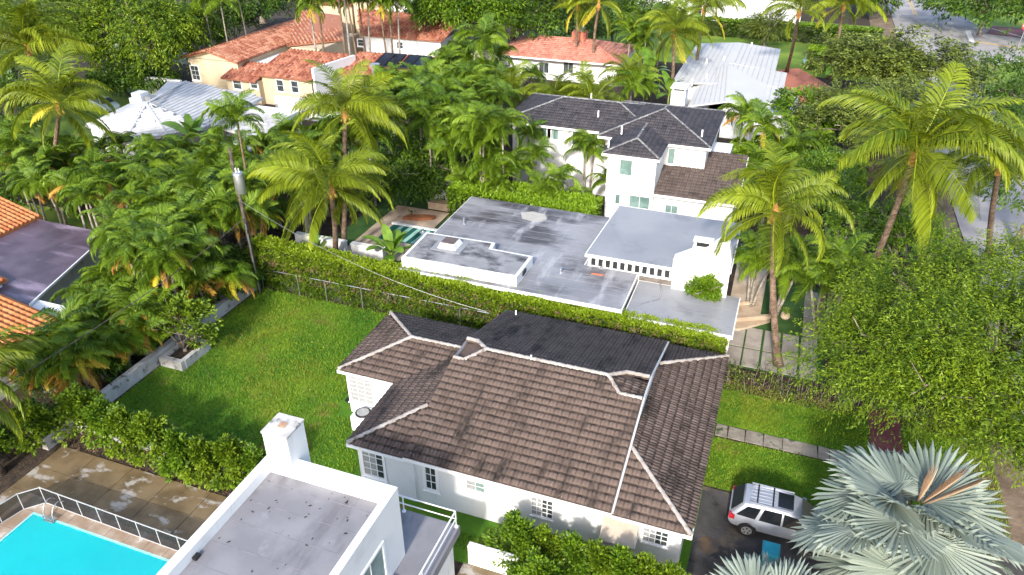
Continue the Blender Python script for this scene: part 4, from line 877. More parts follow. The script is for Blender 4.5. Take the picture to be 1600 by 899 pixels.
# ================================================================== cars
def paint(name, c, rough=.3): 
    return mat(name, c, None, rough, metal=.25, coat=.4)
def car(label, loc, rz, paint_m, scale=1.0, suv=True):
    t = thing('parked_car', label, 'car', loc, None, rz)
    # stations along x (rear = -2.25, front = 2.25): half width, bottom, belt, half width of roof, roof
    if suv: ST = [(-2.28, .78, .55, .95, .74, .97), (-2.2, .86, .42, 1.02, .8, 1.06), (-2.0, .9, .36, 1.06, .74, 1.3), (-1.72, .91, .34, 1.06, .68, 1.66), (-1.3, .915, .33, 1.05, .67, 1.72), (-.4, .915, .33, 1.04, .67, 1.74), (.25, .915, .33, 1.02, .66, 1.7), (.62, .915, .33, 1.01, .66, 1.58), (1.25, .91, .33, 1.0, .7, 1.06), (1.9, .89, .34, .93, .7, .97), (2.2, .82, .4, .84, .66, .86), (2.32, .68, .5, .72, .55, .74)]
    else: ST = [(-2.25, .72, .5, .85, .66, .87), (-2.1, .82, .38, .95, .7, .98), (-1.5, .86, .3, .97, .66, 1.02), (-.95, .87, .3, .96, .6, 1.36), (-.3, .87, .3, .95, .6, 1.44), (.35, .87, .3, .93, .6, 1.38), (1.15, .87, .3, .9, .68, .95), (1.85, .85, .32, .82, .66, .86), (2.15, .76, .38, .72, .6, .74), (2.25, .62, .45, .62, .5, .63)]
    b = MB(); k = 0; prof_n = 9
    for (x, w_, zb, zl, wr, zr) in ST:
        pr = [(w_ * .86, zb), (w_, zb + .12), (w_ * 1.005, (zb + zl) / 2 + .05), (w_ * .97, zl), (wr * 1.02 if zr > zl + .2 else w_ * .9, max(zl + .01, zr - .07)), (wr * .9 if zr > zl + .2 else w_ * .7, zr)]
        ring = [(y, z) for y, z in pr] + [(-y, z) for y, z in pr[::-1]]
        b.v += [(x, y, z) for y, z in ring]; prof_n = len(ring)
    n = prof_n
    for i in range(len(ST) - 1):
        for j in range(n): b.face([i * n + j, i * n + (j + 1) % n, (i + 1) * n + (j + 1) % n, (i + 1) * n + j])
    b.face(list(range(n))); b.face([(len(ST) - 1) * n + j for j in range(n)][::-1])
    body = b.build('body', paint_m, t, True)
    md_ = body.modifiers.new('bevel', 'BEVEL'); md_.width = .03; md_.segments = 2; md_.limit_method = 'ANGLE'; md_.angle_limit = math.radians(35)
    g = m_cglass
    def pane(pts, nm='window_pane', off=.012):
        P = [Vector(p) for p in pts]; nn = (P[1] - P[0]).cross(P[-1] - P[0]).normalized(); cen = sum(P, Vector()) / len(P)
        if nn.dot(cen - Vector((0, 0, .9))) < 0: nn = -nn
        q = MB().poly([p + nn * off for p in P]); q.build(nm, g, t)
    if suv:
        for s in (-1, 1):
            y0, y1 = .9, .715
            pane([(-1.98, s * .875, 1.12), (-1.18, s * .9, 1.1), (-1.0, s * .71, 1.6), (-1.55, s * .715, 1.58)])
            pane([(-1.02, s * .9, 1.1), (-.12, s * .9, 1.08), (-.12, s * .7, 1.62), (-.86, s * .7, 1.62)]); pane([(-.04, s * .9, 1.08), (.98, s * .88, 1.07), (.52, s * .7, 1.55), (-.04, s * .7, 1.62)])
        pane([(-2.19, -.7, 1.12), (-2.19, .7, 1.12), (-1.76, .6, 1.62), (-1.76, -.6, 1.62)], 'rear_window', .04); pane([(1.2, -.74, 1.1), (1.2, .74, 1.1), (.66, .6, 1.56), (.66, -.6, 1.56)], 'windscreen', .03)
        MB().box(-.35, .3, -.45, .45, 1.735, 1.752).build('sunroof', m_cglass, t)
        for s in (-1, 1): MB().beam((-1.5, s * .6, 1.77), (.3, s * .6, 1.76), .04, .05).build('roof_rail', paint_m, t)
        for x in (-1.2, -.55): MB().box(x - .03, x + .03, -.6, .6, 1.755, 1.79).build('roof_bar', m_black, t)
        for y in (-.42, -.21, 0, .21, .42): MB().box(-1.5, -.42, y - .025, y + .025, 1.725, 1.745).build('roof_rib', paint_m, t)
        for s in (-1, 1): MB().box(-2.27, -2.02, s * .8 - .1, s * .8 + .1, .82, 1.06).build('tail_light', m_tail, t)
        for s in (-1, 1): MB().box(2.0, 2.3, s * .65 - .14, s * .65 + .1, .66, .8).build('headlight', m_cglass, t)
        MB().box(-2.33, -2.2, -.78, .78, .42, .6).build('bumper', m_black, t)
        for s in (-1, 1): MB().box(.72, .9, s * .93, s * 1.08, 1.05, 1.2).build('mirror', paint_m, t)
        for s in (-1, 1): MB().box(-.5, -.28, s * .925 - .01, s * .925 + .01, .9, .94).build('door_handle', paint_m, t)
        wx, wr_, wy = (-1.42, 1.38), .37, .84
    else:
        for s in (-1, 1): pane([(-1.35, s * .82, 1.0), (-.2, s * .84, .98), (-.2, s * .62, 1.36), (-.95, s * .62, 1.3)]); pane([(-.12, s * .84, .98), (1.0, s * .84, .93), (.4, s * .62, 1.3), (-.12, s * .62, 1.36)])
        pane([(-1.5, -.6, 1.04), (-1.5, .6, 1.04), (-1.0, .5, 1.33), (-1.0, -.5, 1.33)], 'rear_window', .03); pane([(1.1, -.66, 1.0), (1.1, .66, 1.0), (.4, .52, 1.36), (.4, -.52, 1.36)], 'windscreen', .03)
        for s in (-1, 1): MB().box(2.02, 2.22, s * .6 - .12, s * .6 + .1, .55, .68).build('headlight', m_cglass, t); MB().box(-2.24, -2.1, s * .65 - .12, s * .65 + .1, .68, .84).build('tail_light', m_tail, t)
        wx, wr_, wy = (-1.35, 1.35), .32, .8
    ty = None
    for x in wx:
        for s in (-1, 1):
            M = Matrix.Translation((x, s * wy, wr_))
            if ty is None:
                q = MB(); R_ = wr_; q.tube([(0, -.11, 0), (0, -.1, 0), (0, .1, 0), (0, .11, 0)], [R_ * .92, R_, R_, R_ * .92], 20); ty = q.mesh('wheel', m_rub)
                q = MB(); q.tube([(0, -.125, 0), (0, .125, 0)], R_ * .62, 16); rim = q.mesh('rim', m_alloy)
                q = MB()
                for a in range(5):
                    an = 2 * math.pi * a / 5 + .3
                    for sy in (-.128, .128): q.poly([(math.cos(an + d_) * R_ * r_, sy, math.sin(an + d_) * R_ * r_) for d_, r_ in ((-.3, .5), (.3, .5), (.12, .2), (-.12, .2))])
                holes = q.mesh('rim_opening', m_black)
            wo = add('wheel', ty, t, M); add('rim', rim, wo); add('rim_opening', holes, wo)
            if True:
                q = MB(); q.tube([(x, s * (wy + .0), wr_), (x, s * (wy + .078), wr_)], wr_ * 1.14, 18); q.build('wheel_arch', m_black, t)
    if scale != 1: t.scale = (scale,) * 3
    return t
m_cglass = mat('car_glass', (.008, .01, .013), None, .1, spec=.5); m_tail = mat('tail_lamp', (.35, .02, .03), None, .25, spec=.6); m_alloy = mat('alloy_rim', (.6, .61, .63), None, .35, metal=.6)
car('silver suv with roof rails parked on the dark driveway, half under the silver fan palm', (3.15, 26.6, 0), 0, paint('silver_paint', (.34, .36, .41)), 1.02)
p = at(166, 172, 0); car('pale grey green car parked on grass behind the white tiled roof at the far left', (p.x, p.y, 0), math.radians(-22), paint('pale_green_paint', (.4, .46, .44)), 1.1, suv=False)
for px, py, lb in ((1420, 402, 'dark car barely showing between the big tree and the street palms'), (1455, 395, 'silver car glimpsed under the tree beside the street')):
    p = at(px, py, 0); car(lb, (p.x, p.y, 0), math.radians(86), paint('dusk_paint', (.3, .32, .35) if 'silver' in lb else (.05, .055, .06)), 1, suv=False)

# ================================================================== bins, pole, fence, signs
bn = thing('wheelie_bin', 'teal plastic rubbish bin beside the silver suv', 'bin', (2.75, 24.35, 0))
MB().hexa([(-.26, -.3, .08), (.26, -.3, .08), (.26, .3, .08), (-.26, .3, .08), (-.34, -.4, 1.0), (.34, -.4, 1.0), (.34, .36, 1.0), (-.34, .36, 1.0)]).build('body', m_teal, bn)
MB().hexa([(-.37, -.44, 1.0), (.37, -.44, 1.0), (.37, .4, 1.0), (-.37, .4, 1.0), (-.3, -.36, 1.1), (.3, -.36, 1.1), (.3, .3, 1.1), (-.3, .3, 1.1)]).build('lid', m_teal, bn)
for s in (-.28, .28): MB().tube([(s - .05, .32, .12), (s + .05, .32, .12)], .12, 12).build('wheel', m_rub, bn)
bn = thing('wheelbarrow', 'small light blue wheelbarrow standing on the red dirt yard', 'wheelbarrow', at(1260, 104, 0))
MB().hexa([(-.4, -.3, .4), (.4, -.3, .4), (.4, .3, .4), (-.4, .3, .4), (-.6, -.45, .95), (.6, -.45, .95), (.6, .45, .95), (-.6, .45, .95)]).build('tray', mat('light_blue_plastic', (.2, .36, .5), None, .5), bn)
MB().tube([(0, -.55, .22), (0, -.45, .22)], .22, 14).build('wheel', m_rub, bn)
for s in (-.3, .3): MB().tube([(s, -.4, .3), (s, .5, .45), (s, 1.1, 1.2)], .035, 6).build('handle', m_steel, bn)
# utility pole with transformer
b0 = at(407, 457, 0)
up = thing('utility_pole', 'wooden utility pole with a steel transformer rising between hedge and palms', 'utility pole', b0)
top = Vector((-.25, .1, 10.6))
MB().tube([(0, 0, 0), tuple(top * .5), tuple(top)], [.15, .13, .1], 12).build('pole', m_wood, up, True)
tr = MB(); tr.tube([(.25, -.15, 7.6), (.25, -.15, 7.7), (.25, -.15, 8.95), (.25, -.15, 9.05), (.25, -.15, 9.1)], [.28, .33, .33, .3, .12], 16); tro = tr.build('transformer', m_steel, up, True)
for s in (-.12, .12): add('bushing', MB().tube([(.25 + s, -.15, 9.05), (.25 + s, -.15, 9.35)], [.05, .03], 8).mesh('bushing', m_trim), tro)
MB().tube([(.1, -.16, .02), (.02, -.14, 5.4)], .05, 8).build('conduit', m_steel, up)
q = MB(); q.tube([(.05, -.2, 5.6), (.3, -.3, 5.2), (.35, -.3, 4.8), (.15, -.25, 4.7), (.1, -.2, 5.0)], .02, 6).tube([(.1, -.2, 6.4), (.4, -.3, 5.6), (.2, -.25, 5.4)], .015, 6); q.build('service_loop', m_black, up)
def wire(name, label, a, b, sag, r=.018, m=None):
    a, b = Vector(a), Vector(b); pts = [a.lerp(b, i / 14) - Vector((0, 0, sag * 4 * (i / 14) * (1 - i / 14))) for i in range(15)]
    tag(MB().tube(pts, r, 5).build(name, m or m_black), label, 'cable')
pt = b0 + Vector((-.2, 0, 7.0)); pl = b0 + Vector((-.1, 0, 5.2))
wire('power_line', 'upper black cable running from the pole down to the lower left corner', pl + Vector((0, 0, .5)), at(-60, 640, 5.5), .5, .028, m_wood)
wire('power_line', 'thin lower cable running beside the thicker one towards the left edge', pl, at(-80, 570, 4.8), .5, .014)
wire('power_line', 'cable running from the pole across the coconut palms towards the hedge', pt, at(760, 487, 2.4), .9, .012, m_steel)
wire('power_line', 'sagging service cable from the hedge wire down to the rear of the brown roof', at(690, 474, 3.0), (-13.6, 33.5, 3.6), .3, .012)
wire('power_line', 'thin cable strung over the white wall at the top right', (-16, 133, 8), (20, 133, 8), .6, .02, m_steel)
# chain link fence in front of the hedge
cf = thing('chain_link_fence', 'low chain link fence with steel rail in front of the hedge', 'fence', (-25, 36.75, 0))
xs_ = [-32.4, -29.4, -27.2, -24.4, -22.3, -19.6, -17.2, -14.6]
par(MB().tube([(-32.6, 36.75, 1.6), (-14.4, 36.8, 1.6)], .03, 8).build('rail', m_steel), cf)
for x in xs_: par(MB().tube([(x, 36.75, 0), (x, 36.75, 1.62)], .035, 8).build('post', m_steel), cf)
q = MB(); sp = .5
for i in range(int(17 / sp)):
    x = -32.5 + i * sp; q.beam((x, 36.75, .1), (x + 1.4, 36.75, 1.55), .003, .003); q.beam((x + 1.4, 36.754, .1), (x, 36.754, 1.55), .003, .003)
o = par(q.build('wire_mesh', m_steel), cf); o['kind'] = 'stuff'
# concrete boundary wall, left of lawn, in blocks
bw = thing('boundary_wall', 'long low weathered concrete wall along the left side of the lawn', 'wall', (-33, 28, 0))
y = 19.0; rr_ = random.Random(5)
while y < 36.3:
    e = min(y + 2.4, 36.5); par(MB().box(-33.15, -32.75, y + .008, e - .008, -.02, .8 + rr_.uniform(-.01, .015)).build('concrete_panel', m_conc), bw); y = e
pb = thing('boundary_wall', 'low white wall glimpsed behind the row of rounded shrubs', 'wall', (-30, 20.9, 0))
par(MB().box(-33, -17.4, 20.75, 20.95, -.02, .55).build('wall', m_white), pb)
# stone planter on the lawn
sp_ = thing('stone_planter', 'weathered white stone planter box on the left edge of the lawn', 'planter', (-31.5, 28, 0))
for nm, a in (('side_stone', (-32.3, -30.95, 26.9, 27.2)), ('side_stone', (-32.3, -30.95, 29.15, 29.4)), ('side_stone', (-31.2, -30.9, 27.21, 28.2)), ('side_stone', (-31.2, -30.9, 28.22, 29.14)), ('side_stone', (-32.6, -32.3, 26.9, 29.4))):
    par(MB().box(*a, -.02, .55 + rr_.uniform(0, .08)).build(nm, m_conc), sp_)
par(MB().box(-32.29, -31.21, 27.21, 29.14, -.02, .45).build('soil', m_soil), sp_)
# street sign post at top right
sg = thing('stop_sign', 'red stop sign on a thin post at the right edge beside the junction', 'sign', at(1583, 92, 0))
MB().tube([(0, 0, 0), (.35, .1, 4.6)], .06, 8).build('post', m_steel, sg)
q = MB(); q.v = [(.33 + math.cos(math.radians(22.5 + 45 * i)) * .62, d_, 4.6 + math.sin(math.radians(22.5 + 45 * i)) * .62) for d_ in (0.0, .04) for i in range(8)]
q.face(list(range(8))[::-1]); q.face(list(range(8, 16)))
for i in range(8): q.face([i, (i + 1) % 8, 8 + (i + 1) % 8, 8 + i])
fo = q.build('sign_plate', mat('sign_red', (.6, .03, .03), None, .5), sg, M=Matrix.Translation((0, -.12, 0)))
cu = bpy.data.curves.new('sign_text', 'FONT'); cu.body = 'STOP'; cu.size = .42; cu.align_x = 'CENTER'; cu.align_y = 'CENTER'; cu.extrude = .004
cu.materials.append(m_trim); tt = bpy.data.objects.new('letters', cu); COL.objects.link(tt); bpy.context.view_layer.update(); tm_ = bpy.data.meshes.new_from_object(tt.evaluated_get(bpy.context.evaluated_depsgraph_get())); bpy.data.objects.remove(tt); to = bpy.data.objects.new('lettering', tm_); COL.objects.link(to); to.parent = fo; to.rotation_euler = (math.pi / 2, 0, 0); to.location = (.33, -.01, 4.6)
sg2 = thing('street_name_sign', 'green street name plate above the red stop sign', 'sign', at(1583, 92, 0) + Vector((.4, .1, 4.6)))
MB().box(-.45, .55, -.03, .03, .72, .95).build('plate', mat('sign_green', (.25, .45, .3), None, .5), sg2); MB().tube([(0, 0, 0), (0, 0, .72)], .03, 6).build('bracket', m_steel, sg2)
sp2 = thing('street_light', 'slim pole with a small lamp head among the palms right of the solar panels', 'street lamp', at(672, 110, 0))
MB().tube([(0, 0, 0), (0, 0, 9.2)], [.14, .1], 8).build('pole', m_wood, sp2); MB().box(-.18, .18, -.25, .25, 9.2, 9.5).build('lamp_head', m_trim, sp2)
# paving with grass joints and beige steps, right of the grey house
fc = sheet('forecourt', [(-1.0, 38.6), (4.9, 38.6), (4.9, 50), (-1.0, 50)], .008, m_turf)
rr_ = random.Random(3)
for i, x in enumerate((-.8, .25, 1.35, 2.45, 3.55)):
    for j, (y0, y1) in enumerate(((38.8, 40.7), (40.85, 43.2))):
        MB().box(x, x + .95, y0, y1, .009, .05).build('paver', m_slab, fc)
for j in range(5): MB().box(3.6, 4.75, 43.4 + j * 1.2, 44.5 + j * 1.2, .009, .05).build('paver', m_slab, fc)
stp = sheet('terrace', [(-1.2, 42.4), (-.2, 42.6), (1.55, 44.3), (.1, 45.6), (-.8, 45.6)], .2, m_stone, th=.2)
sheet('terrace', [(-1.2, 44.8), (.9, 44.8), (1.0, 55), (-1.3, 55)], .12, m_stone, th=.12)
q = MB(); q.beam((-1.1, 43.2, .34), (1.5, 44.5, .34), .22, .28).beam((-1.1, 45.5, .3), (.3, 45.9, .3), .2, .2); q.build('step_edge', m_stone, stp)
pp = thing('plant_pot', 'round pale pot with a spiky plant beside the tall coconut trunk', 'plant pot', at(1226, 498, 0))
MB().tube([(0, 0, 0), (0, 0, .15), (0, 0, .4)], [.18, .3, .27], 14).build('pot', m_stone, pp)
q = MB()
for i in range(26):
    a = i * 2.4; r_ = .5; q.poly([(math.cos(a) * .04, math.sin(a) * .04, .35), (math.cos(a + .08) * r_ * .55, math.sin(a + .08) * r_ * .55, .75), (math.cos(a) * r_, math.sin(a) * r_, .6), (math.cos(a - .08) * r_ * .55, math.sin(a - .08) * r_ * .55, .75)], t=.8)
q.build('leaves', m_areca, pp)

# ================================================================== foliage
def frond(name, L, nl, ll, elev, droop, m, seed, ldroop=.9, wd=.05, lift=.25, curl=0, rw=.045, base=.12, tvar=.3):
    """a feather leaf: arched midrib along +X with two rows of drooping leaflets"""
    r = random.Random(seed); b = MB(); N_ = 14; P, A = [Vector((0, 0, 0))], []
    for i in range(N_):
        s = i / N_; a = math.radians(elev - droop * s ** 1.25); A.append(a)
        P.append(P[-1] + Vector((math.cos(a), 0, math.sin(a))) * (L / N_) + Vector((0, curl * s * L / N_, 0)))
    A.append(A[-1])
    b.tube(P[::2] if N_ % 2 == 0 else P, [max(.006, rw * (1 - i / (N_ / 2)) + .006) for i in range(N_ // 2 + 1)], 3, 0, .95, cap=False)
    for sgn in (-1, 1):
        for i in range(nl):
            s = base + (1 - base) * (i + r.random() * .6) / nl; f = s * N_; k = min(N_ - 1, int(f)); p = P[k].lerp(P[k + 1], f - k); a = A[k]
            T_ = Vector((math.cos(a), 0, math.sin(a))); Nn = Vector((-math.sin(a), 0, math.cos(a)))
            prof = min(1, (s - base * .6) * 4.5) ** .6 * (1 - .62 * max(0, (s - .45) / .55) ** 1.5)
            l = ll * prof * r.uniform(.85, 1.1); fw = .35 + .8 * s
            d = (Vector((0, sgn, 0)) + T_ * fw + Nn * lift * r.uniform(.5, 1.3)).normalized()
            pts = [p]; seg = 3
            for q in range(seg):
                pts.append(pts[-1] + d * l / seg); d = (d + Vector((0, 0, -1)) * ldroop * r.uniform(.5, 1.1) * (.55 + .35 * q)).normalized()
            wv = (T_ - d * T_.dot(d)).normalized() * wd * prof ** .5 * .5 + Nn * r.uniform(-.01, .01)
            t_ = min(1, max(0, r.gauss(.45, tvar * .5) + .25 * (s - .5)))
            n0 = len(b.v); b.v += [tuple(pts[0] - wv * .5), tuple(pts[0] + wv * .5), tuple(pts[1] + wv), tuple(pts[1] - wv), tuple(pts[2] + wv * .8), tuple(pts[2] - wv * .8), tuple(pts[3])]
            b.face([n0, n0 + 1, n0 + 2, n0 + 3], 0, t_); b.face([n0 + 3, n0 + 2, n0 + 4, n0 + 5], 0, t_); b.face([n0 + 5, n0 + 4, n0 + 6], 0, min(1, t_ + .1))
    return b.mesh(name, m)
C_UP = [frond('frond', 4.8, 58, 1.2, 82, 75, m_coco, i, .55, .085, .25, curl=.3) for i in range(3)]
C_MID = [frond('frond', 5.1, 62, 1.35, 66, 125, m_coco, 10 + i, 1.0, .085, .2, curl=(-.5, .2, .6)[i]) for i in range(3)]
C_LOW = [frond('frond', 4.9, 60, 1.35, 32, 112, m_coco, 20 + i, 1.3, .085, .1, curl=(-.5, .3, .7)[i]) for i in range(3)]
C_HANG = [frond('frond', 4.3, 50, 1.15, -25, 60, m_coco, 30 + i, 1.1, .08, .1) for i in range(2)]
C_YEL = [frond('frond', 4.2, 40, 1.0, -25, 50, m_yellow, 40, .8, .07, .15)]
A_UP = [frond('frond', 2.5, 42, .8, 80, 90, m_areca, 50 + i, .7, .075, .35, curl=.2) for i in range(2)]
A_MID = [frond('frond', 2.8, 46, .85, 66, 135, m_areca, 60 + i, 1.0, .078, .3, curl=(-.4, .1, .5)[i]) for i in range(3)]
A_LOW = [frond('frond', 2.6, 44, .85, 32, 120, m_areca, 70 + i, 1.3, .078, .15, curl=(-.4, .2, .5)[i]) for i in range(3)]
A_DEAD = [frond('frond', 2.4, 24, .7, 0, 80, m_dead, 80 + i, 1.0, .085, .1) for i in range(2)]
A_YEL = [frond('frond', 2.4, 24, .7, 5, 85, m_yellow, 90 + i, 1.0, .085, .1) for i in range(1)]
def put_fronds(t, o, sets, r, sc=1.0, lean=0):
    """sets: (meshes, count, tilt jitter); o crown centre in the thing's space"""
    k = r.randrange(9)
    for meshes, cnt, tj in sets:
        for i in range(cnt):
            a = k * 2.39996 + r.uniform(-.3, .3); k += 1; s = sc * r.uniform(.85, 1.1)
            a += r.gauss(0, .3); s *= r.uniform(.82, 1.05)
            M = Matrix.Translation(o) @ Matrix.Rotation(a, 4, 'Z') @ Matrix.Rotation(math.radians(r.gauss(0, tj)), 4, 'Y') @ Matrix.Rotation(r.gauss(0, .38), 4, 'X') @ Matrix.Scale(s, 4)
            add('frond', r.choice(meshes), t, M)
def curve_trunk(b, base, top, r0, r1, bend, n=9, sides=10, m=0):
    base, top = Vector(base), Vector(top); pts, rs = [], []
    for i in range(n):
        s = i / (n - 1); p = base.lerp(top, s); p.z = base.z + (top.z - base.z) * s; p += Vector(bend) * math.sin(math.pi * s)
        pts.append(p); rs.append(r0 * (1.5 if i == 0 else 1) * (1 - s) + r1 * s)
    return b.tube(pts, rs, sides, m)
def coconut(label, crown_px, z, base_px=None, sc=1.0, seed=1, group=None, counts=(5, 8, 8, 4, 0), nuts=True, r0=.22, cat='palm tree'):
    r = random.Random(seed); c = at(*crown_px, z); b = at(*base_px, 0) if base_px else Vector((c.x + r.uniform(-.4, .4), c.y + r.uniform(-.3, .3), 0))
    t = thing('coconut_palm', label, cat, b, group); o = c - b
    curve_trunk(MB(), (0, 0, 0), o, r0, r0 * .7, ((0 if base_px is None else r.uniform(-.25, .25)), 0, 0)).build('trunk', m_trunk, t, True) if False else add('trunk', curve_trunk(MB(), (0, 0, 0), o, r0, r0 * .7, (r.uniform(-.25, .25), 0, 0)).mesh('trunk', m_trunk, True), t)
    q = MB(); q.tube([o - Vector((0, 0, .5)), o - Vector((0, 0, .1)), o + Vector((0, 0, .35)), o + Vector((0, 0, .8))], [r0 * .8, r0 * 1.35, r0 * 1.1, .05], 9); add('crown_base', q.mesh('crown_base', m_fib), t)
    if nuts:
        nm_ = MB(); nm_.tube([(0, 0, -.13), (0, 0, -.08), (0, 0, .03), (0, 0, .12)], [.03, .1, .11, .03], 8); nm_ = nm_.mesh('coconut', m_nut, True)
        for i in range(7): a = i * 1.3; add('coconut', nm_, t, Matrix.Translation(o + Vector((math.cos(a) * .33, math.sin(a) * .33, -.18 - .1 * (i % 2)))))
    put_fronds(t, o + Vector((0, 0, .25)), ((C_UP, counts[0], 10), (C_MID, counts[1], 12), (C_LOW, counts[2], 12), (C_HANG, counts[3], 12), (C_YEL, counts[4], 10)), r, sc)
    return t
m_nut = mat('young_coconut', (.35, .25, .04), (.3, .33, .06), .5, 5)
def areca(name, label, pos, z, seed, sc=1.0, stems=1, group=None, counts=(4, 8, 7, 0, 0), cat='palm tree', lean=.5, tm=None):
    "feather palm with one or more slim ringed stems"
    r = random.Random(seed); t = thing(name, label, cat, (pos.x, pos.y, 0), group)
    for s in range(stems):
        a = 2 * math.pi * s / stems + r.uniform(-.4, .4); sp = lean * (stems > 1)
        o = Vector((math.cos(a) * sp * r.uniform(.6, 1.3), math.sin(a) * sp * r.uniform(.6, 1.3), z * r.uniform(.82, 1.05) if s else z)); b = Vector((math.cos(a) * .18, math.sin(a) * .18, 0)) * (stems > 1)
        add('trunk', curve_trunk(MB(), b, o, .11, .07, (r.uniform(-.15, .15), r.uniform(-.15, .15), 0), 6, 7).mesh('trunk', tm or m_trunkg, True), t)
        q = MB(); q.tube([o - Vector((0, 0, .15)), o + Vector((0, 0, .2)), o + Vector((0, 0, .55))], [.09, .12, .05], 7); add('crown_shaft', q.mesh('crown_shaft', m_shaft, True), t)
        k = 1 if stems == 1 else .7
        put_fronds(t, o + Vector((0, 0, .35)), ((A_UP, round(counts[0] * k), 12), (A_MID, round(counts[1] * k), 14), (A_LOW, round(counts[2] * k), 14), (A_DEAD, counts[3], 14), (A_YEL, counts[4], 12)), r, sc)
    return t

# ---- clouds of small leaves
def leaves(C, n_per, rad, L, W_, seed, droop=.3, out=None, flat=.6, tbias=None, spray=0):
    """C (k,3) clump centres; n_per leaves round each; returns V, F, tint"""
    g = np.random.default_rng(seed); C = np.asarray(C, float); k = len(C); n = k * n_per
    c = np.repeat(C, n_per, 0); rad = np.repeat(np.broadcast_to(rad, (k,)), n_per)
    d = g.normal(size=(n, 3)); d /= np.linalg.norm(d, axis=1)[:, None]
    p = c + d * (rad * g.random(n) ** .5)[:, None] * np.array([1, 1, flat])
    ax = d + g.normal(size=(n, 3)) * .6 + np.array([0, 0, .15])
    if spray:                                     # leaves set along an outward arching twig
        tw = (out if out is not None else 0) * .8 + g.normal(size=(k, 3)) * .55 + np.array([0, 0, .1]); tw /= np.linalg.norm(tw, axis=1)[:, None]
        u = np.tile(np.linspace(0, 1, n_per), k); T_ = np.repeat(tw, n_per, 0); ln = np.repeat(g.uniform(.6, 1.4, k), n_per) * spray
        p = c + T_ * (u * ln)[:, None]; p[:, 2] -= droop * ln * u ** 2 * .9; p += g.normal(0, .05, (n, 3)) * (1 + L)
        pr = np.cross(T_, np.array([0, 0, 1.0])); pr /= np.linalg.norm(pr, axis=1)[:, None] + 1e-9
        ax = T_ * .75 + pr * (np.where(np.arange(n) % 2, 1, -1) * g.uniform(.5, 1.1, n))[:, None] + g.normal(0, .25, (n, 3))
    if out is not None and not spray: ax = ax * .6 + np.repeat(out, n_per, 0) * .9
    ax[:, 2] -= droop; ax /= np.linalg.norm(ax, axis=1)[:, None]
    up = g.normal(size=(n, 3)) * .55 + np.array([0, 0, 1.0]); side = np.cross(ax, up); side /= np.linalg.norm(side, axis=1)[:, None] + 1e-9
    l = (L * g.uniform(.7, 1.2, n))[:, None]; w_ = (W_ * g.uniform(.7, 1.2, n))[:, None]
    V = np.empty((n, 4, 3)); V[:, 0] = p; V[:, 1] = p + ax * l * .45 + side * w_ * .5; V[:, 2] = p + ax * l; V[:, 2, 2] -= l[:, 0] * .12; V[:, 3] = p + ax * l * .45 - side * w_ * .5
    ct = g.normal(0, .13, k) + .17 * np.sin(C[:, 0] * 1.3 + C[:, 2]) * np.cos(C[:, 1] * 1.1 + C[:, 2] * .7) if tbias is None else tbias
    t_ = np.clip(.42 + np.repeat(ct, n_per) + g.normal(0, .14, n) + (0 if not spray else (u - .5) * .45), 0, 1)
    return V.reshape(-1, 3), np.arange(n * 4).reshape(n, 4), t_
def cloud_obj(name, VFT, m, parent=None, mi=None, mats=None):
    V, Fq, t_ = VFT; return add(name, npmesh(name, V, Fq, mats or m, t_, mi=mi), parent)
def blob_points(g, ells, n, shell=.55):
    "clump centres on lumpy ellipsoids (cx,cy,cz,rx,ry,rz)"
    P, O = [], []; w_ = np.array([e[3] * e[4] for e in ells]); w_ = w_ / w_.sum()
    for e, k in zip(ells, (w_ * n).astype(int)):
        d = g.normal(size=(k, 3)); d[:, 2] = np.abs(d[:, 2]) * 1.0 - .35; d /= np.linalg.norm(d, axis=1)[:, None]
        lump = 1 + .26 * np.sin(d[:, 0] * 6 + e[0]) * np.cos(d[:, 1] * 5.5 + e[1]) + .14 * np.sin(d[:, 2] * 8 + d[:, 0] * 5)
        rr = (shell + (1 - shell) * g.random(k) ** .6) * lump
        q = np.array(e[:3]) + d * rr[:, None] * np.array(e[3:]); f = max(1.2, e[3] * .42)
        keep = (np.sin(q[:, 0] * 2.6 / f + e[1]) + np.sin(q[:, 1] * 2.3 / f + e[0]) + np.sin(q[:, 2] * 3.1 / f + q[:, 0] / f)) > -.75
        P.append(q[keep]); O.append(d[keep])
    return np.concatenate(P), np.concatenate(O)
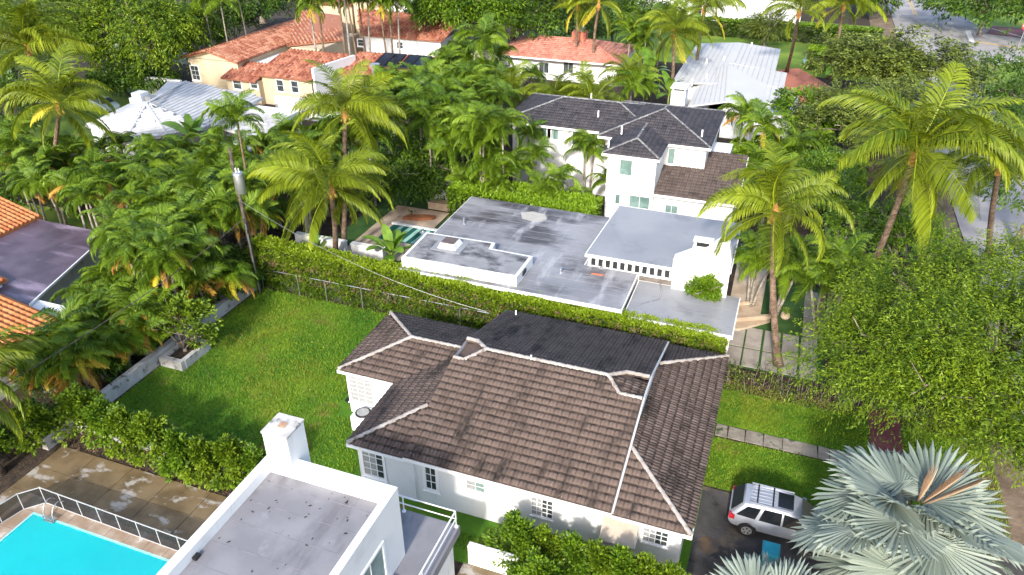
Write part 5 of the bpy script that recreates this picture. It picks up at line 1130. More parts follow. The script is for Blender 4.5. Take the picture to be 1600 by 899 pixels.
def broadleaf(name, label, base, ells, m, clumps=700, per=14, L=.3, W_=.12, crad=.45, seed=1, droop=.35, group=None, trunk_r=.25, limbs=6, cat='tree', twigs=True, bark=None, spray=0):
    g = np.random.default_rng(seed); r = random.Random(seed); base = Vector(base); t = thing(name, label, cat, base, group)
    E_ = [tuple(np.array(e) - np.array([base.x, base.y, 0, 0, 0, 0])) for e in ells]
    P, O = blob_points(g, E_, clumps)
    cloud_obj('crown', leaves(P, per, crad, L, W_, seed, droop, O, spray=spray), m, t)
    low = min(e[2] for e in E_); f = Vector((r.uniform(-.3, .3), r.uniform(-.3, .3), max(.6, low * .5)))
    add('trunk', curve_trunk(MB(), (0, 0, 0), f, trunk_r, trunk_r * .75, (0, 0, 0), 5, 9).mesh('trunk', bark or m_bark, True), t)
    lb = MB()
    for i in range(limbs):
        e = E_[i % len(E_)]; tip = Vector(e[:3]) + Vector((r.uniform(-.7, .7) * e[3], r.uniform(-.7, .7) * e[4], r.uniform(.2, .75) * e[5]))
        mid = f.lerp(tip, .5) + Vector((r.uniform(-.4, .4), r.uniform(-.4, .4), .2)); lb.tube([f, mid, tip], [trunk_r * .6, trunk_r * .35, .04], 6)
        for j in range(3):
            tp = tip.lerp(mid, r.random()) ; lb.tube([tp, tp + Vector((r.uniform(-1.4, 1.4), r.uniform(-1.4, 1.4), r.uniform(-.2, 1.3)))], [.05, .015], 5)
    if twigs: add('limbs', lb.mesh('limbs', bark or m_bark, True), t)
    return t
def hedge(name, label, x0, x1, y0, y1, h0, h1, m, seed, dens=60, L=.13, W_=.08, core=True, brown=True, cat='hedge'):
    g = np.random.default_rng(seed); t = thing(name, label, cat, ((x0 + x1) / 2, (y0 + y1) / 2, 0)); cx, cy = (x0 + x1) / 2, (y0 + y1) / 2
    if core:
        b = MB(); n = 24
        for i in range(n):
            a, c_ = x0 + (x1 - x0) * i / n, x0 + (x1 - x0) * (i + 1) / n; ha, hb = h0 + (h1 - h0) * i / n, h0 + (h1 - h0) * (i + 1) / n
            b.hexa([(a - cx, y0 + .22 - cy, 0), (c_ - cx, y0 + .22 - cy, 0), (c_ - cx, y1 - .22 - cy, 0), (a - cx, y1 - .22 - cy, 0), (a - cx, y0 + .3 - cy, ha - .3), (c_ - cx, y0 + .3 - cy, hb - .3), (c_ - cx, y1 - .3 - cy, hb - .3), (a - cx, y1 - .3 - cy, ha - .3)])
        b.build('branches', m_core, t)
    Lx, Ly, H_ = abs(x1 - x0), abs(y1 - y0), (h0 + h1) / 2; pts, outs = [], []
    def surf(n, fn, o): 
        u, v = g.random(n), g.random(n); p = fn(u, v); pts.append(p); outs.append(np.tile(o, (n, 1)))
    hh = lambda u: h0 + (h1 - h0) * u + .06 * np.sin(u * Lx * 1.3) + .04 * np.sin(u * Lx * 3.7)
    wob = lambda u, v: .14 * np.sin(u * Lx * 2.1 + v * 5) + .1 * np.sin(u * Lx * 4.7 - v * 9)
    surf(int(Lx * H_ * dens / 10), lambda u, v: np.stack([x0 + u * (x1 - x0), y0 + .0 + wob(u, v) + g.random(len(u)) * .2, hh(u) * v ** .85], 1), (0, -1, .5))
    surf(int(Lx * Ly * dens / 10 * 2.0), lambda u, v: np.stack([x0 + u * (x1 - x0), y0 + v * (y1 - y0), hh(u) - .1 + g.random(len(u)) * .15 + .08 * np.sin(v * 9)], 1), (0, -.1, 1))
    surf(int(Lx * H_ * dens / 30), lambda u, v: np.stack([x0 + u * (x1 - x0), y1 - .1 + g.random(len(u)) * .1, hh(u) * v], 1), (0, 1, .4))
    for xx, s in ((x0, -1), (x1, 1)): surf(int(Ly * H_ * dens / 10), lambda u, v: np.stack([xx + 0 * u - s * .1, y0 + u * (y1 - y0), (h0 if s < 0 else h1) * v], 1), (s, 0, .4))
    P = np.concatenate(pts) - np.array([cx, cy, 0]); O = np.concatenate(outs).astype(float); hz = P[:, 2] / max(H_, .1)
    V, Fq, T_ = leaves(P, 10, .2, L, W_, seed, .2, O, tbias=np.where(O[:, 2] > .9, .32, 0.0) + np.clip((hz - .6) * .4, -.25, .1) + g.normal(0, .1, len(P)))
    mi = None; mats = m
    if brown:
        sel = np.repeat((hz < .9) & (O[:, 2] < .9) & (g.random(len(P)) < .3 * (hz > .3) * .6), 10); mi = sel.astype(np.int32); mats = [m, m_dry]
    add('foliage', npmesh('foliage', V, Fq, mats, T_, mi=mi), t); return t

# ================================================================== planting
# --- single coconut palms
coconut('tall coconut palm beside the paved forecourt, its trunk rising from the weedy shrubs', (1210, 338), 8.6, (1216, 572), 1.0, 1, counts=(5, 8, 7, 3, 1))
coconut('tallest leaning coconut palm with a bare slanting trunk, right of the paved forecourt', (1428, 245), 12.5, (1322, 500), 1.22, 2, counts=(5, 9, 9, 5, 0))
coconut('coconut palm at the right edge over the street with one yellowing hanging frond', (1562, 262), 10, (1545, 400), 1.0, 3, counts=(4, 7, 8, 3, 1))
coconut('small crowned coconut palm low behind the tallest leaning one by the street', (1408, 285), 6.5, (1400, 400), .75, 4, counts=(3, 6, 6, 2, 0))
coconut('dark green coconut palm with orange crown base in front of the white boundary wall', (540, 182), 9.2, (532, 330), 1.12, 5, counts=(7, 8, 6, 3, 0), r0=.25)
coconut('broad yellow-green coconut palm over the white garden wall, left one of the pair', (517, 300), 7.2, (524, 408), 1.08, 6, counts=(4, 9, 9, 4, 0))
coconut('shorter coconut palm on the right of the pair behind the hedge', (541, 292), 6.2, (538, 396), .8, 7, counts=(3, 6, 5, 1, 0))
coconut('yellow coconut palm leaning in front of the car at the far left', (93, 170), 9.3, (84, 292), 1.1, 8, counts=(5, 8, 8, 3, 1))
coconut('dark leaved coconut palm in the upper left corner above the yellow one', (44, 78), 11, (55, 190), 1.35, 9, counts=(6, 8, 8, 3, 0))
coconut('coconut palm at the lower left edge with fronds reaching over the rounded shrubs', (-62, 612), 5.2, None, 1.05, 10, counts=(4, 8, 9, 3, 0))
for i, (px, z, s) in enumerate((((800, 152), 4.4, .85), ((868, 158), 4.2, .9), ((925, 166), 4.4, 1.0), ((981, 130), 4.6, .8))):
    coconut(('leftmost', 'second', 'third', 'rightmost')[i] + ' of four young coconut palms between the charcoal roof and the pink terracotta roof', px, z, None, s, 20 + i, 'young coconut palms behind the charcoal roof', counts=(5, 7, 7, 0, 0), nuts=False)
for lb, px, z, s, cts in (('yellowish coconut palm just left of the twin trunks behind the brick chimney', (903, 12), 9, .95, (3, 7, 7, 3, 1)), ('coconut palm with crossed pale trunks behind the pink terracotta roof', (935, 10), 9.5, 1.0, (3, 7, 7, 3, 1)),
        ('shaggy coconut palm left of the pale grey metal roof', (1052, 55), 8.5, 1.05, (5, 7, 8, 4, 1)), ('coconut palm in front of the long far hedge at the top', (1100, 18), 9.5, 1.1, (3, 7, 8, 3, 1)),
        ('tall slim coconut palm growing from the red dirt yard', (1248, 22), 11, .9, (3, 6, 5, 2, 0)), ('yellow coconut palm in front of the dark tree at the top right', (1318, 12), 9, 1.15, (4, 7, 8, 3, 1))):
    coconut(lb, px, z, None if px[0] != 1248 else (1229, 112), s, hash(px) % 997, None, cts, nuts=False)
# --- tall bare-stemmed palms in front of the villa
vp = [((484, 12), 11.5, (494, 80)), ((497, 6), 12.5, (505, 78)), ((528, -12), 14, (540, 84)), ((536, -20), 14.5, (546, 82)), ((541, -8), 14, (560, 84)), ((560, 4), 12, (572, 72)), ((574, 2), 12, (575, 70)), ((593, 4), 12, (604, 73)), ((608, 6), 12.5, (612, 72)), ((621, 2), 12.5, (622, 72))]
ordw = ['first', 'second', 'third', 'fourth', 'fifth', 'sixth', 'seventh', 'eighth', 'ninth', 'tenth', 'eleventh', 'twelfth', 'thirteenth', 'fourteenth', 'fifteenth', 'sixteenth', 'seventeenth', 'eighteenth', 'nineteenth', 'twentieth', 'twenty-first', 'twenty-second', 'twenty-third', 'twenty-fourth', 'twenty-fifth', 'twenty-sixth', 'twenty-seventh', 'twenty-eighth']
for i, (c_, z, b_) in enumerate(vp):
    r = random.Random(i); o = at(*c_, z); bb = at(*b_, 4.7); bb = Vector((bb.x, bb.y, 0))
    t = thing('slender_palm', f'{ordw[i]} bare slender trunk from the left in the row before the cream villa', 'palm tree', bb, 'slender palms before the villa')
    o = atY(c_[0], c_[1], bb.y) - bb
    add('trunk', curve_trunk(MB(), (0, 0, 0), o, .15, .1, (0, 0, 0), 6, 8).mesh('trunk', m_trunk if i % 3 else m_trunkg, True), t)
    put_fronds(t, o, ((A_UP, 2, 10), (A_MID, 5, 12), (A_LOW, 5, 12), (A_YEL, 2 if i < 2 or i > 6 else 0, 10)), r, 1.25)
for i, (c_, z) in enumerate((((318, 5), 10), ((345, 8), 10), ((300, 30), 8), ((372, -2), 10))):
    p = at(*c_, z); areca('slender_palm', f'{ordw[i]} slim pale palm from the left among the dark trees above the cream villa', p, z, 300 + i, 1.35, counts=(3, 6, 4, 0, 0), group='slim pale palms by the villa')
areca('slender_palm', 'dark trunked palm standing beside the utility pole transformer', at(372, 198, 9.0), 9.0, 320, 1.15, counts=(4, 8, 5, 0, 0), tm=m_trunk)
t = areca('royal_palm', 'palm with a pale flower spray below its crown left of the pink terracotta roof', at(757, 70, 8.5), 8.5, 321, 1.5, counts=(5, 7, 6, 0, 0), tm=m_trunk)
g_ = np.random.default_rng(2); cloud_obj('flower_spray', leaves(np.array([[0, 0, 7.3]]) + g_.normal(0, .3, (40, 3)) * [1.6, 1.6, .6], 14, .35, .35, .06, 3, .7), mat('cream_flowers', (.5, .5, .3), None, .9, tint=(.75, .72, .5)), t)
# --- palms filling the groves: scattered in plan, kept off roofs, lawns and roads
BLOCK = [(-20.5, -10.6, 26, 36), (-17, 0, 21, 36), (-22.3, -.2, 37.2, 50.2), (-23.6, -4.6, 55, 70), (-9, -2, 54, 63), (-13, 1.6, 79, 108), (-38, -20, 94, 106), (-31, -24, 42, 53.8), (-29.5, -21, 37, 50), (14.6, 25, 20, 340),
         (-75, -39, 72, 101), (-68, -48, 52, 70), (-59, -41.2, 26, 36.5), (-46, -38, 19, 26.5), (-9.6, -1, 55, 62), (-32.6, -14, 19, 36.7), (-1.2, 5, 38.5, 50)]
def blocked(x, y, pad=.5): return any(a - pad < x < b + pad and c - pad < y < d + pad for a, b, c, d in BLOCK)
def zone(poly, sx, sy, zr, seed, label, grp, sc=1.0, counts=(3, 7, 6, 0, 0), stems=1, name='areca_palm', cat='palm tree', lean=.5, tm=None, skip=None):
    r = random.Random(seed); ys = [p[1] for p in poly]; xs = [p[0] for p in poly]; rows = []; y = max(ys) - sy * .4; k = 0
    while y > min(ys):
        row = []; x = min(xs) + (sx / 2 if k % 2 else 0)
        while x < max(xs):
            qx, qy = x + r.uniform(-.25, .25) * sx, y + r.uniform(-.25, .25) * sy
            if inpoly(qx, qy, poly):
                z = r.uniform(*zr); p = at(qx, qy, z)
                if not blocked(p.x, p.y): row.append((qx, p, z))
            x += sx
        if row: rows.append(row)
        y -= sy; k += 1
    n = len(rows); cnt = 0
    for j, row in enumerate(rows):
        rw = 'front row' if j == 0 else ('back row' if j == n - 1 else f'{ordw[j]} row back')
        for i, (qx, p, z) in enumerate(row):
            areca(name, label.format(ord=ordw[min(i, 27)] + ' from left', row=rw), p, z, seed * 100 + cnt, sc * r.uniform(.9, 1.12), stems if not isinstance(stems, tuple) else r.choice(stems), grp, counts, cat, lean, tm); cnt += 1
    return cnt
tot = 0
tot += zone([(20, 205), (110, 230), (200, 232), (330, 215), (440, 235), (440, 300), (300, 300), (255, 330), (150, 318), (60, 310), (0, 290), (-10, 200)], 38, 27, (3.2, 4.6), 1, 'bushy green palm below the white tiled roof, {ord}, {row}', 'palms below the white tiled roof', .95, (2, 7, 6, 1, 0), (1, 2))
tot += zone([(230, 300), (400, 260), (410, 400), (385, 450), (300, 470), (200, 400), (165, 360)], 40, 30, (3.8, 5.6), 2, 'tall feathery palm left of the utility pole, {ord}, {row}', 'palms left of the utility pole', .95, (3, 8, 7, 1, 1), (1, 2))
tot += zone([(170, 370), (380, 420), (390, 455), (190, 590), (90, 590), (-10, 560), (70, 540), (110, 470), (160, 400)], 38, 27, (1.8, 2.8), 3, 'low palm with orange fronds behind the concrete wall, {ord}, {row}', 'orange-tinged palms behind the concrete wall', .85, (1, 5, 4, 4, 2), (1, 2))
tot += zone([(440, 215), (500, 230), (620, 120), (700, 100), (790, 160), (800, 210), (730, 300), (640, 300), (560, 300), (440, 290)], 32, 23, (5.0, 7.5), 4, 'tall green palm in the central grove, {ord}, {row}', 'palms of the central grove', 1.02, (3, 8, 8, 0, 0), 1)
tot += zone([(700, 70), (765, 75), (800, 120), (1040, 130), (1050, 150), (800, 140), (790, 170), (690, 110)], 34, 20, (4.2, 6.2), 5, 'green palm before the pink terracotta roof, {ord}, {row}', 'palms before the pink terracotta roof', 1.0, (3, 7, 7, 0, 0), 1)
tot += zone([(965, 30), (1040, 20), (1045, 75), (1000, 88), (965, 60)], 32, 22, (5, 7), 6, 'slim palm right of the brick chimney, {ord}, {row}', 'slim palms right of the brick chimney', 1.05, (3, 7, 5, 0, 0), 1)
tot += zone([(1150, 205), (1300, 190), (1345, 240), (1290, 310), (1165, 320)], 46, 36, (2.6, 3.6), 7, 'low palm right of the two-storey house, {ord}, {row}', 'low palms right of the two-storey house', 1.0, (2, 6, 5, 0, 0), 1)
tot += zone([(672, 70), (715, 70), (700, 140), (650, 150)], 32, 26, (4, 6), 8, 'palm beside the solar panels, {ord}, {row}', 'palms beside the solar panels', 1.1, (3, 7, 6, 0, 0), 1)
print('grove palms', tot)
for i, (px, z) in enumerate((((740, 222), 5.6), ((705, 240), 5.2), ((762, 262), 4.2), ((826, 218), 4.8), ((838, 250), 4.2), ((788, 276), 3.4))):
    areca('christmas_palm', f'glossy palm against the left of the two-storey house, {ordw[i]} of the six', at(*px, z), z, 400 + i, 1.0 if i < 3 else .78, group='glossy palms by the two-storey house', counts=(3, 8, 7, 0, 0), tm=m_trunk)
areca('pygmy_palm', 'wispy yellow-green palm standing against the white wall of the two-storey house', at(921, 235, 4.2), 4.2, 410, 1.0, counts=(5, 9, 6, 0, 0), stems=2, lean=.35)
areca('pygmy_palm', 'small yellow palm low beside the back edge of the stained grey roof', at(905, 312, 1.6), 1.6, 411, .6, counts=(2, 5, 4, 0, 2))
areca('christmas_palm', 'palm with drooping seed clusters beside the right eave of the two-storey house', at(1160, 188, 5.2), 5.2, 412, 1.1, counts=(4, 7, 6, 1, 0))
areca('christmas_palm', 'yellow fringed palm in front of the pale grey metal roof', at(1194, 205, 5.0), 5.0, 413, 1.2, counts=(3, 7, 7, 0, 3))
for i, (px, bpx, z, lb) in enumerate((((1190, 372), (1172, 478), 3.6, 'leftmost clump of thin stemmed palms by the forecourt terrace'), ((1222, 392), (1208, 492), 3.4, 'clump of thin grey stems right behind the tall coconut trunk'), ((1268, 392), (1278, 520), 3.8, 'yellow-green clump palm between the two big coconut trunks'), ((1300, 370), (1300, 520), 4.2, 'rightmost clump palm at the foot of the slanting coconut trunk'))):
    areca('clump_palm', lb, at(*bpx, 0), z, 420 + i, 1.0, stems=4, counts=(3, 7, 6, 0, 0), lean=.9, cat='palm tree')
for i, (px, z) in enumerate((((722, 292), 2.4), ((778, 300), 2.6), ((806, 268), 3.4), ((872, 290), 2.6), ((850, 300), 2.4), ((948, 292), 1.9))):
    areca('christmas_palm', f'small fresh palm over the hedge bank behind the stained roof, {ordw[i]} from left', at(*px, z), z, 450 + i, .82, group='small palms over the hedge bank', counts=(3, 6, 6, 0, 0), tm=m_trunk)
# --- banana plants
def banana(label, pos, h, n, L, seed, cat='banana plant', fan=False, spread=1):
    r = random.Random(seed); t = thing('banana_plant', label, cat, (pos.x, pos.y, 0)); ms = []
    for k in range(3):
        b = MB(); N_ = 9; el_, dr = (78, 60, 40)[k], (60, 80, 95)[k]; p = Vector((0, 0, 0)); P = [p]
        for i in range(N_): a = math.radians(el_ - dr * (i / N_) ** 1.4); p = p + Vector((math.cos(a), 0, math.sin(a))) * L / N_; P.append(p)
        b.tube(P, [.04] * 5 + [.02] * 5, 4, 0, 1)
        for i in range(2, N_):
            for s in (-1, 1):
                w0, w1 = [math.sin(math.pi * min(1, max(0.02, (q - 1.6) / (N_ - 1.2)))) ** .6 * L * .15 for q in (i, i + 1)]
                jj = r.uniform(0, .03)
                b.poly([P[i] + Vector((0, 0, .02)), P[i + 1] + Vector((0, 0, .02)), P[i + 1] + Vector((0, s * w1, .1 * w1 + jj)), P[i] + Vector((0, s * w0, .1 * w0 + jj))], 0, .35 + .25 * r.random())
        ms.append(b.mesh('leaf', m_banana, False))
    add('stem', MB().tube([(0, 0, 0), (0, 0, h * .6), (0, 0, h)], [.16, .12, .07], 8).mesh('stem', m_shaft, True), t)
    for i in range(n):
        a = i * 2.4 if not fan else (0 if i % 2 else math.pi) + r.uniform(-.15, .15)
        add('leaf', ms[min(2, int(i * 3 / n))], t, Matrix.Translation((0, 0, h - .1)) @ Matrix.Rotation(a, 4, 'Z') @ Matrix.Rotation(r.uniform(-.2, .2), 4, 'X') @ Matrix.Scale(r.uniform(.85, 1.1), 4))
banana('broad leaved banana plant between the hedge and the raised white box of the grey house', at(612, 405, 1.0), 1.3, 11, 2.6, 1)
banana('arching banana plant near the red dirt yard at the top right', at(1318, 112, 3.0), 3.0, 8, 4.6, 2)
banana('big paddle leaved plant poking up in front of the white tiled roof', at(300, 215, 3.0), 2.8, 10, 3.2, 3)
banana('paddle leaved plant right of the pink terracotta roof', at(1015, 118, 3.0), 3.0, 11, 3.6, 4)
banana('second paddle leaved plant just beyond the small white chimney', at(1045, 150, 2.0), 2.0, 8, 3.0, 5)
banana('low banana shoots at the left edge of the hedge wall', at(497, 388, 1.0), .9, 6, 1.8, 6)
# fan leaf of the traveller palm, orange and dry
# --- hedges
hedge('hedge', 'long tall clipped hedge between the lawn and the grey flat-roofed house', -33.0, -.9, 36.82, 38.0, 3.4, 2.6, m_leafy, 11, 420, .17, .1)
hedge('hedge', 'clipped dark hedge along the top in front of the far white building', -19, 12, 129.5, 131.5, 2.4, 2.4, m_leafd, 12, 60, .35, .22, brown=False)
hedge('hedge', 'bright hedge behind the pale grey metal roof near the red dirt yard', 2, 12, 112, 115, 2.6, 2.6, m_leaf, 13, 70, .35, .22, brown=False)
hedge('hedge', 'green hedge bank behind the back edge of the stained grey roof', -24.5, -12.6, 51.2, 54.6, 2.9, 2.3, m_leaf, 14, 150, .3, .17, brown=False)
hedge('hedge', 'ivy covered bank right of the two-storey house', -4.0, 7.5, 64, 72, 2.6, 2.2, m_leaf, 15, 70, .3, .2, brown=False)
# sparse weedy strip right of the brown roof
g = np.random.default_rng(5)
t = thing('weedy_shrubs', 'scrappy weedy shrubs with bare stems along the paving behind the front lawn', 'shrubs', (5, 37.2, 0))
C = np.stack([g.uniform(-5.4, 5.5, 190), g.normal(0, .45, 190), g.random(190) ** 1.3 * 1.5], 1)
cloud_obj('foliage', leaves(C, 16, .25, .17, .07, 6, .1), m_leafo, t); q = MB()
for i in range(90): x, y = g.uniform(-5.4, 5.5), g.normal(0, .4); q.tube([(x, y, 0), (x + g.normal(0, .2), y + g.normal(0, .2), g.uniform(.5, 1.7))], [.02, .008], 4)
q.build('stems', m_bark, t)
# row of rounded shrubs between pool deck and lawn
sh_ = [(-35.2, 17.6, 1.9, 1.1), (-33.9, 19.2, 2.3, 1.35), (-32.1, 20.6, 2.7, 1.35), (-30.3, 20.4, 2.5, 1.15), (-28.8, 20.3, 2.45, 1.15), (-27.2, 20.3, 2.6, 1.2), (-25.3, 20.1, 2.2, 1.0), (-23.9, 20.1, 2.15, 1.0), (-22.3, 20.4, 2.5, 1.15), (-20.9, 20.4, 2.3, 1.0)]
for i, (qx, qy, z, rr) in enumerate(sh_):
    p = Vector((qx, qy, 0))
    broadleaf('rounded_shrub', f'{ordw[i]} rounded glossy shrub from the left in the row beside the pool deck', (p.x, p.y, 0), [(p.x, p.y, z * .5, rr, rr * .9, z * .54), (p.x + .2, p.y, z * .72, rr * .7, rr * .65, z * .34)], m_leafy if i % 3 else m_leaf, 520, 15, .2, .12, .2, 500 + i, .0, 'rounded shrubs beside the pool deck', .05, 4, 'shrub', False)
# shrubs in front of the brown-roofed house
fs = [((800, 815), 20.6, .95), ((846, 836), 20.5, .85), ((890, 846), 20.4, .8), ((932, 858), 20.3, .75), ((970, 868), 20.2, .75), ((1008, 880), 20.2, .75), ((835, 876), 19.3, .85), ((1050, 895), 20.2, .65)]
for i, (px, z, rr) in enumerate(fs):
    p = atY(px[0], px[1], z); z = p.z * .9
    broadleaf('upright_shrub', ('tallest bright shrub at the left end of the row against the white front wall', 'second bright shrub from the left along the white front wall', 'third bright shrub from the left along the white front wall', 'fourth bright shrub along the white front wall, left of the awning', 'fifth bright shrub from the left, below the awning', 'sixth bright shrub from the left, below the awning window', 'low paddle leaved shrub at the bottom edge below the tallest bright shrub', 'last small shrub at the right corner of the white front wall')[i],
              (p.x, p.y, 0), [(p.x, p.y, z * .5, rr, rr * .85, z * .62), (p.x + .1, p.y, z * .72, rr * .55, rr * .5, z * .3)], m_leafy if i % 2 else m_leaf, 560, 15, .2, .095, .2, 520 + i, -.45, 'bright shrubs along the white front wall', .05, 4, 'shrub', False)
p = at(1104, 450, 2.2); broadleaf('shrub', 'small round green shrub against the big white chimney wall', (p.x, 41.5, 0), [(p.x, 41.45, 3.2, .85, .45, .95)], m_leaf, 420, 14, .2, .12, .25, 540, 0, None, .06, 4, 'shrub')
p = at(290, 545, 0); broadleaf('small_tree', 'small open leafy tree growing in the stone planter on the lawn edge', (-31.7, 28.2, 0), [(-31.9, 28.6, 2.5, 1.7, 1.5, 1.2), (-30.8, 28.8, 1.3, .8, .8, .7)], m_leafy, 260, 13, .24, .11, .3, 541, 0, None, .16, 7, 'tree')
# --- broad trees
def tree(label, spots, m, n, seed, L=.3, W_=.13, per=14, cr=.5, base=None, **k):
    E_ = []
    for (px, py, z, rx, ry, rz) in spots: c = at(px, py, z); E_.append((c.x, c.y, z, rx, ry, rz))
    b = at(*base, 0) if base else Vector((E_[0][0], E_[0][1], 0)); return broadleaf(k.pop('name', 'broadleaf_tree'), label, b, E_, m, n, per, L, W_, cr, seed, **k)
tree('huge spreading bright green tree filling the right side beyond the silver fan palm', [(1482, 478, 7, 4.3, 3.6, 2.3), (1530, 545, 7.2, 4.2, 4, 2.5), (1385, 570, 5.4, 3.0, 2.6, 2.0), (1590, 450, 7.6, 3.8, 3.2, 2.2), (1495, 640, 5.2, 2.5, 2.0, 1.9), (1590, 640, 5.6, 3, 3.2, 2), (1340, 545, 4.6, 2.2, 2, 1.5)], m_leafm, 8500, 600, .19, .062, 22, .5, (1500, 640), limbs=26, trunk_r=.5, droop=.3, spray=1.5)
tree('mid green tree behind the slanting coconut trunk, left of the huge spreading tree', [(1425, 385, 4.2, 2.4, 2.2, 1.8), (1400, 352, 4.4, 2.6, 2.2, 1.7), (1300, 315, 4, 2.4, 2.2, 1.6)], m_leaf, 1100, 601, .26, .12, 14, .45, limbs=9)
tree('shrubby flowering tree between the two big coconut palms', [(1295, 430, 2.6, 2.2, 1.6, 1.6), (1335, 350, 3.4, 2.2, 2, 1.5), (1290, 270, 3.5, 2.4, 2.2, 1.5)], m_leaf, 800, 602, .26, .12, 14, .4, limbs=7)
tree('wide dark green tree over the street junction at the top right', [(1360, 100, 5.5, 5, 4, 2.6), (1418, 95, 6, 5.2, 4, 2.8), (1462, 118, 5.2, 4.4, 3.6, 2.4), (1325, 92, 5, 4, 3.4, 2.3)], m_leafo, 2900, 603, .42, .17, 13, .8, (1400, 165), limbs=14, trunk_r=.4, spray=1.3)
tree('olive green tree in front of the wide dark one at the top right', [(1330, 175, 5, 3.8, 3.2, 2.2), (1395, 168, 5.4, 4, 3.2, 2.2), (1455, 178, 5.4, 3.8, 3.2, 2.3), (1300, 205, 3.8, 3, 2.6, 1.8), (1505, 205, 5, 3.6, 3.2, 2.0)], m_leafo, 3400, 604, .32, .13, 13, .65, (1400, 245), limbs=14, trunk_r=.35, spray=1.0)
tree('leafy green shrub tree right of the pale grey metal roof', [(1255, 168, 4.0, 2.6, 2.4, 1.7), (1275, 195, 3.5, 2.2, 2, 1.5)], m_leaf, 620, 605, .4, .2, 12, .5, limbs=6)
tree('dark green bush beyond the pavement at the right edge', [(1580, 130, 3.2, 5, 4.5, 3.4), (1600, 165, 3, 5, 4, 3)], m_leafd, 1100, 606, .4, .18, 13, .7, limbs=7)
tree('large trees of leaves at the top right corner beyond the junction', [(1545, 5, 5, 8, 6, 4), (1590, 15, 5, 8, 6, 4), (1510, -5, 5, 7, 6, 4)], m_leafd, 1300, 607, .7, .3, 12, 1.0, limbs=8)
tree('spreading light green tree at the upper left behind the yellow coconut palm', [(130, 30, 8, 6, 5, 3), (175, 62, 6, 4.6, 4, 2.6), (100, 70, 6, 5, 4, 2.6), (60, 25, 8, 6, 5, 3)], m_leafm, 3600, 608, .42, .16, 13, .8, limbs=14, trunk_r=.45, spray=1.3)
tree('light green drooping tree left of the cream villa', [(240, 42, 8, 5, 4.5, 2.8), (285, 38, 7, 4.4, 4, 2.6), (238, 78, 5.5, 3.8, 3.4, 2.6), (205, 15, 9, 6, 5, 3), (272, 70, 5.5, 2.6, 2.4, 2.4)], m_leafm, 3400, 609, .42, .15, 13, .8, limbs=16, trunk_r=.4, droop=.6, spray=1.4)
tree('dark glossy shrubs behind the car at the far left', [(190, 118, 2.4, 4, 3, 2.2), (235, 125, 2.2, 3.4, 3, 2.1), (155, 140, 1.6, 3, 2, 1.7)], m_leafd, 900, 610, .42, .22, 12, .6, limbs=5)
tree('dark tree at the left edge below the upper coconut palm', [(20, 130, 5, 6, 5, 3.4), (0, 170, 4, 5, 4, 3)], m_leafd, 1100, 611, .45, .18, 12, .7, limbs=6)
tree('dark wood of trees above the cream villa with a thick pale trunk', [(390, 5, 7, 6, 5, 3.4), (345, 30, 5, 5, 4, 3), (445, -12, 7, 6, 5, 3.4), (315, 55, 3.5, 3.4, 3, 2.4)], m_leafd, 1900, 612, .55, .22, 12, .8, (414, 35), limbs=10, trunk_r=.9)
tree('tall dark green tree with a black trunk right of the villa', [(705, 15, 8, 4.6, 4.4, 3.4), (750, 12, 8, 5.5, 4.6, 3.4), (680, 2, 9, 4.2, 4, 3)], m_leaf, 2000, 613, .5, .22, 12, .8, (697, 85), limbs=9, trunk_r=.6)
tree('dark green tree left of the twin coconut palms above the pink roof', [(800, 20, 7, 7, 5.5, 4), (860, 25, 6.5, 6.5, 5, 3.8), (830, 0, 8, 7, 6, 4)], m_leafd, 1900, 614, .55, .23, 12, .8, limbs=9)
tree('low green trees behind the brick chimney', [(960, 30, 4, 6, 4.5, 3), (900, 40, 3.5, 6, 4, 2.8), (1000, 10, 5, 6, 5, 3)], m_leafd, 1300, 615, .55, .23, 12, .8, limbs=6)
tree('bright bush against the right end of the villa roof', [(668, 62, 3, 2.8, 2.4, 2)], m_leaf, 380, 616, .45, .22, 12, .6, limbs=5)
tree('green thicket under the dark coconut palm', [(470, 262, 2.2, 3.4, 2.6, 2), (580, 292, 2, 3.2, 2.4, 1.8), (640, 285, 2.2, 3.4, 2.6, 2)], m_leafd, 1200, 617, .32, .15, 13, .5, limbs=5)
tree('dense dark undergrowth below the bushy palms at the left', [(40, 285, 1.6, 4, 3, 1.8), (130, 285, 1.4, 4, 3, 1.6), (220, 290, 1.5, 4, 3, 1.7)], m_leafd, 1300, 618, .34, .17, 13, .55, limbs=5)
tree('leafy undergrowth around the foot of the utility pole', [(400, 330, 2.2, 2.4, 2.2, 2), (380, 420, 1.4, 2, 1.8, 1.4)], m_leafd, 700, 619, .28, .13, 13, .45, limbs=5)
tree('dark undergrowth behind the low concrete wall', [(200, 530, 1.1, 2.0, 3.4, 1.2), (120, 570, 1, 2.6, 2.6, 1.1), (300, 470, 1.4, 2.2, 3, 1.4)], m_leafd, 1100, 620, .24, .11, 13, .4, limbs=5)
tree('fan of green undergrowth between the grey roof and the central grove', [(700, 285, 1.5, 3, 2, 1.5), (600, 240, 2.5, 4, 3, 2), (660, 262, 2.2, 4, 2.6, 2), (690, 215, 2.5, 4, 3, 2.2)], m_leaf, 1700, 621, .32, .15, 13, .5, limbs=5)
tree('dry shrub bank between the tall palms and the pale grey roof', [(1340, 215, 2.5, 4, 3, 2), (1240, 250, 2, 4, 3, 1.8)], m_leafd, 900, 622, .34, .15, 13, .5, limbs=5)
tree('round palmetto bush in front of the far dark hedge', [(1200, 45, 3, 3.2, 3, 2.4)], m_leafo, 260, 623, 1.0, .12, 12, .7, limbs=4)
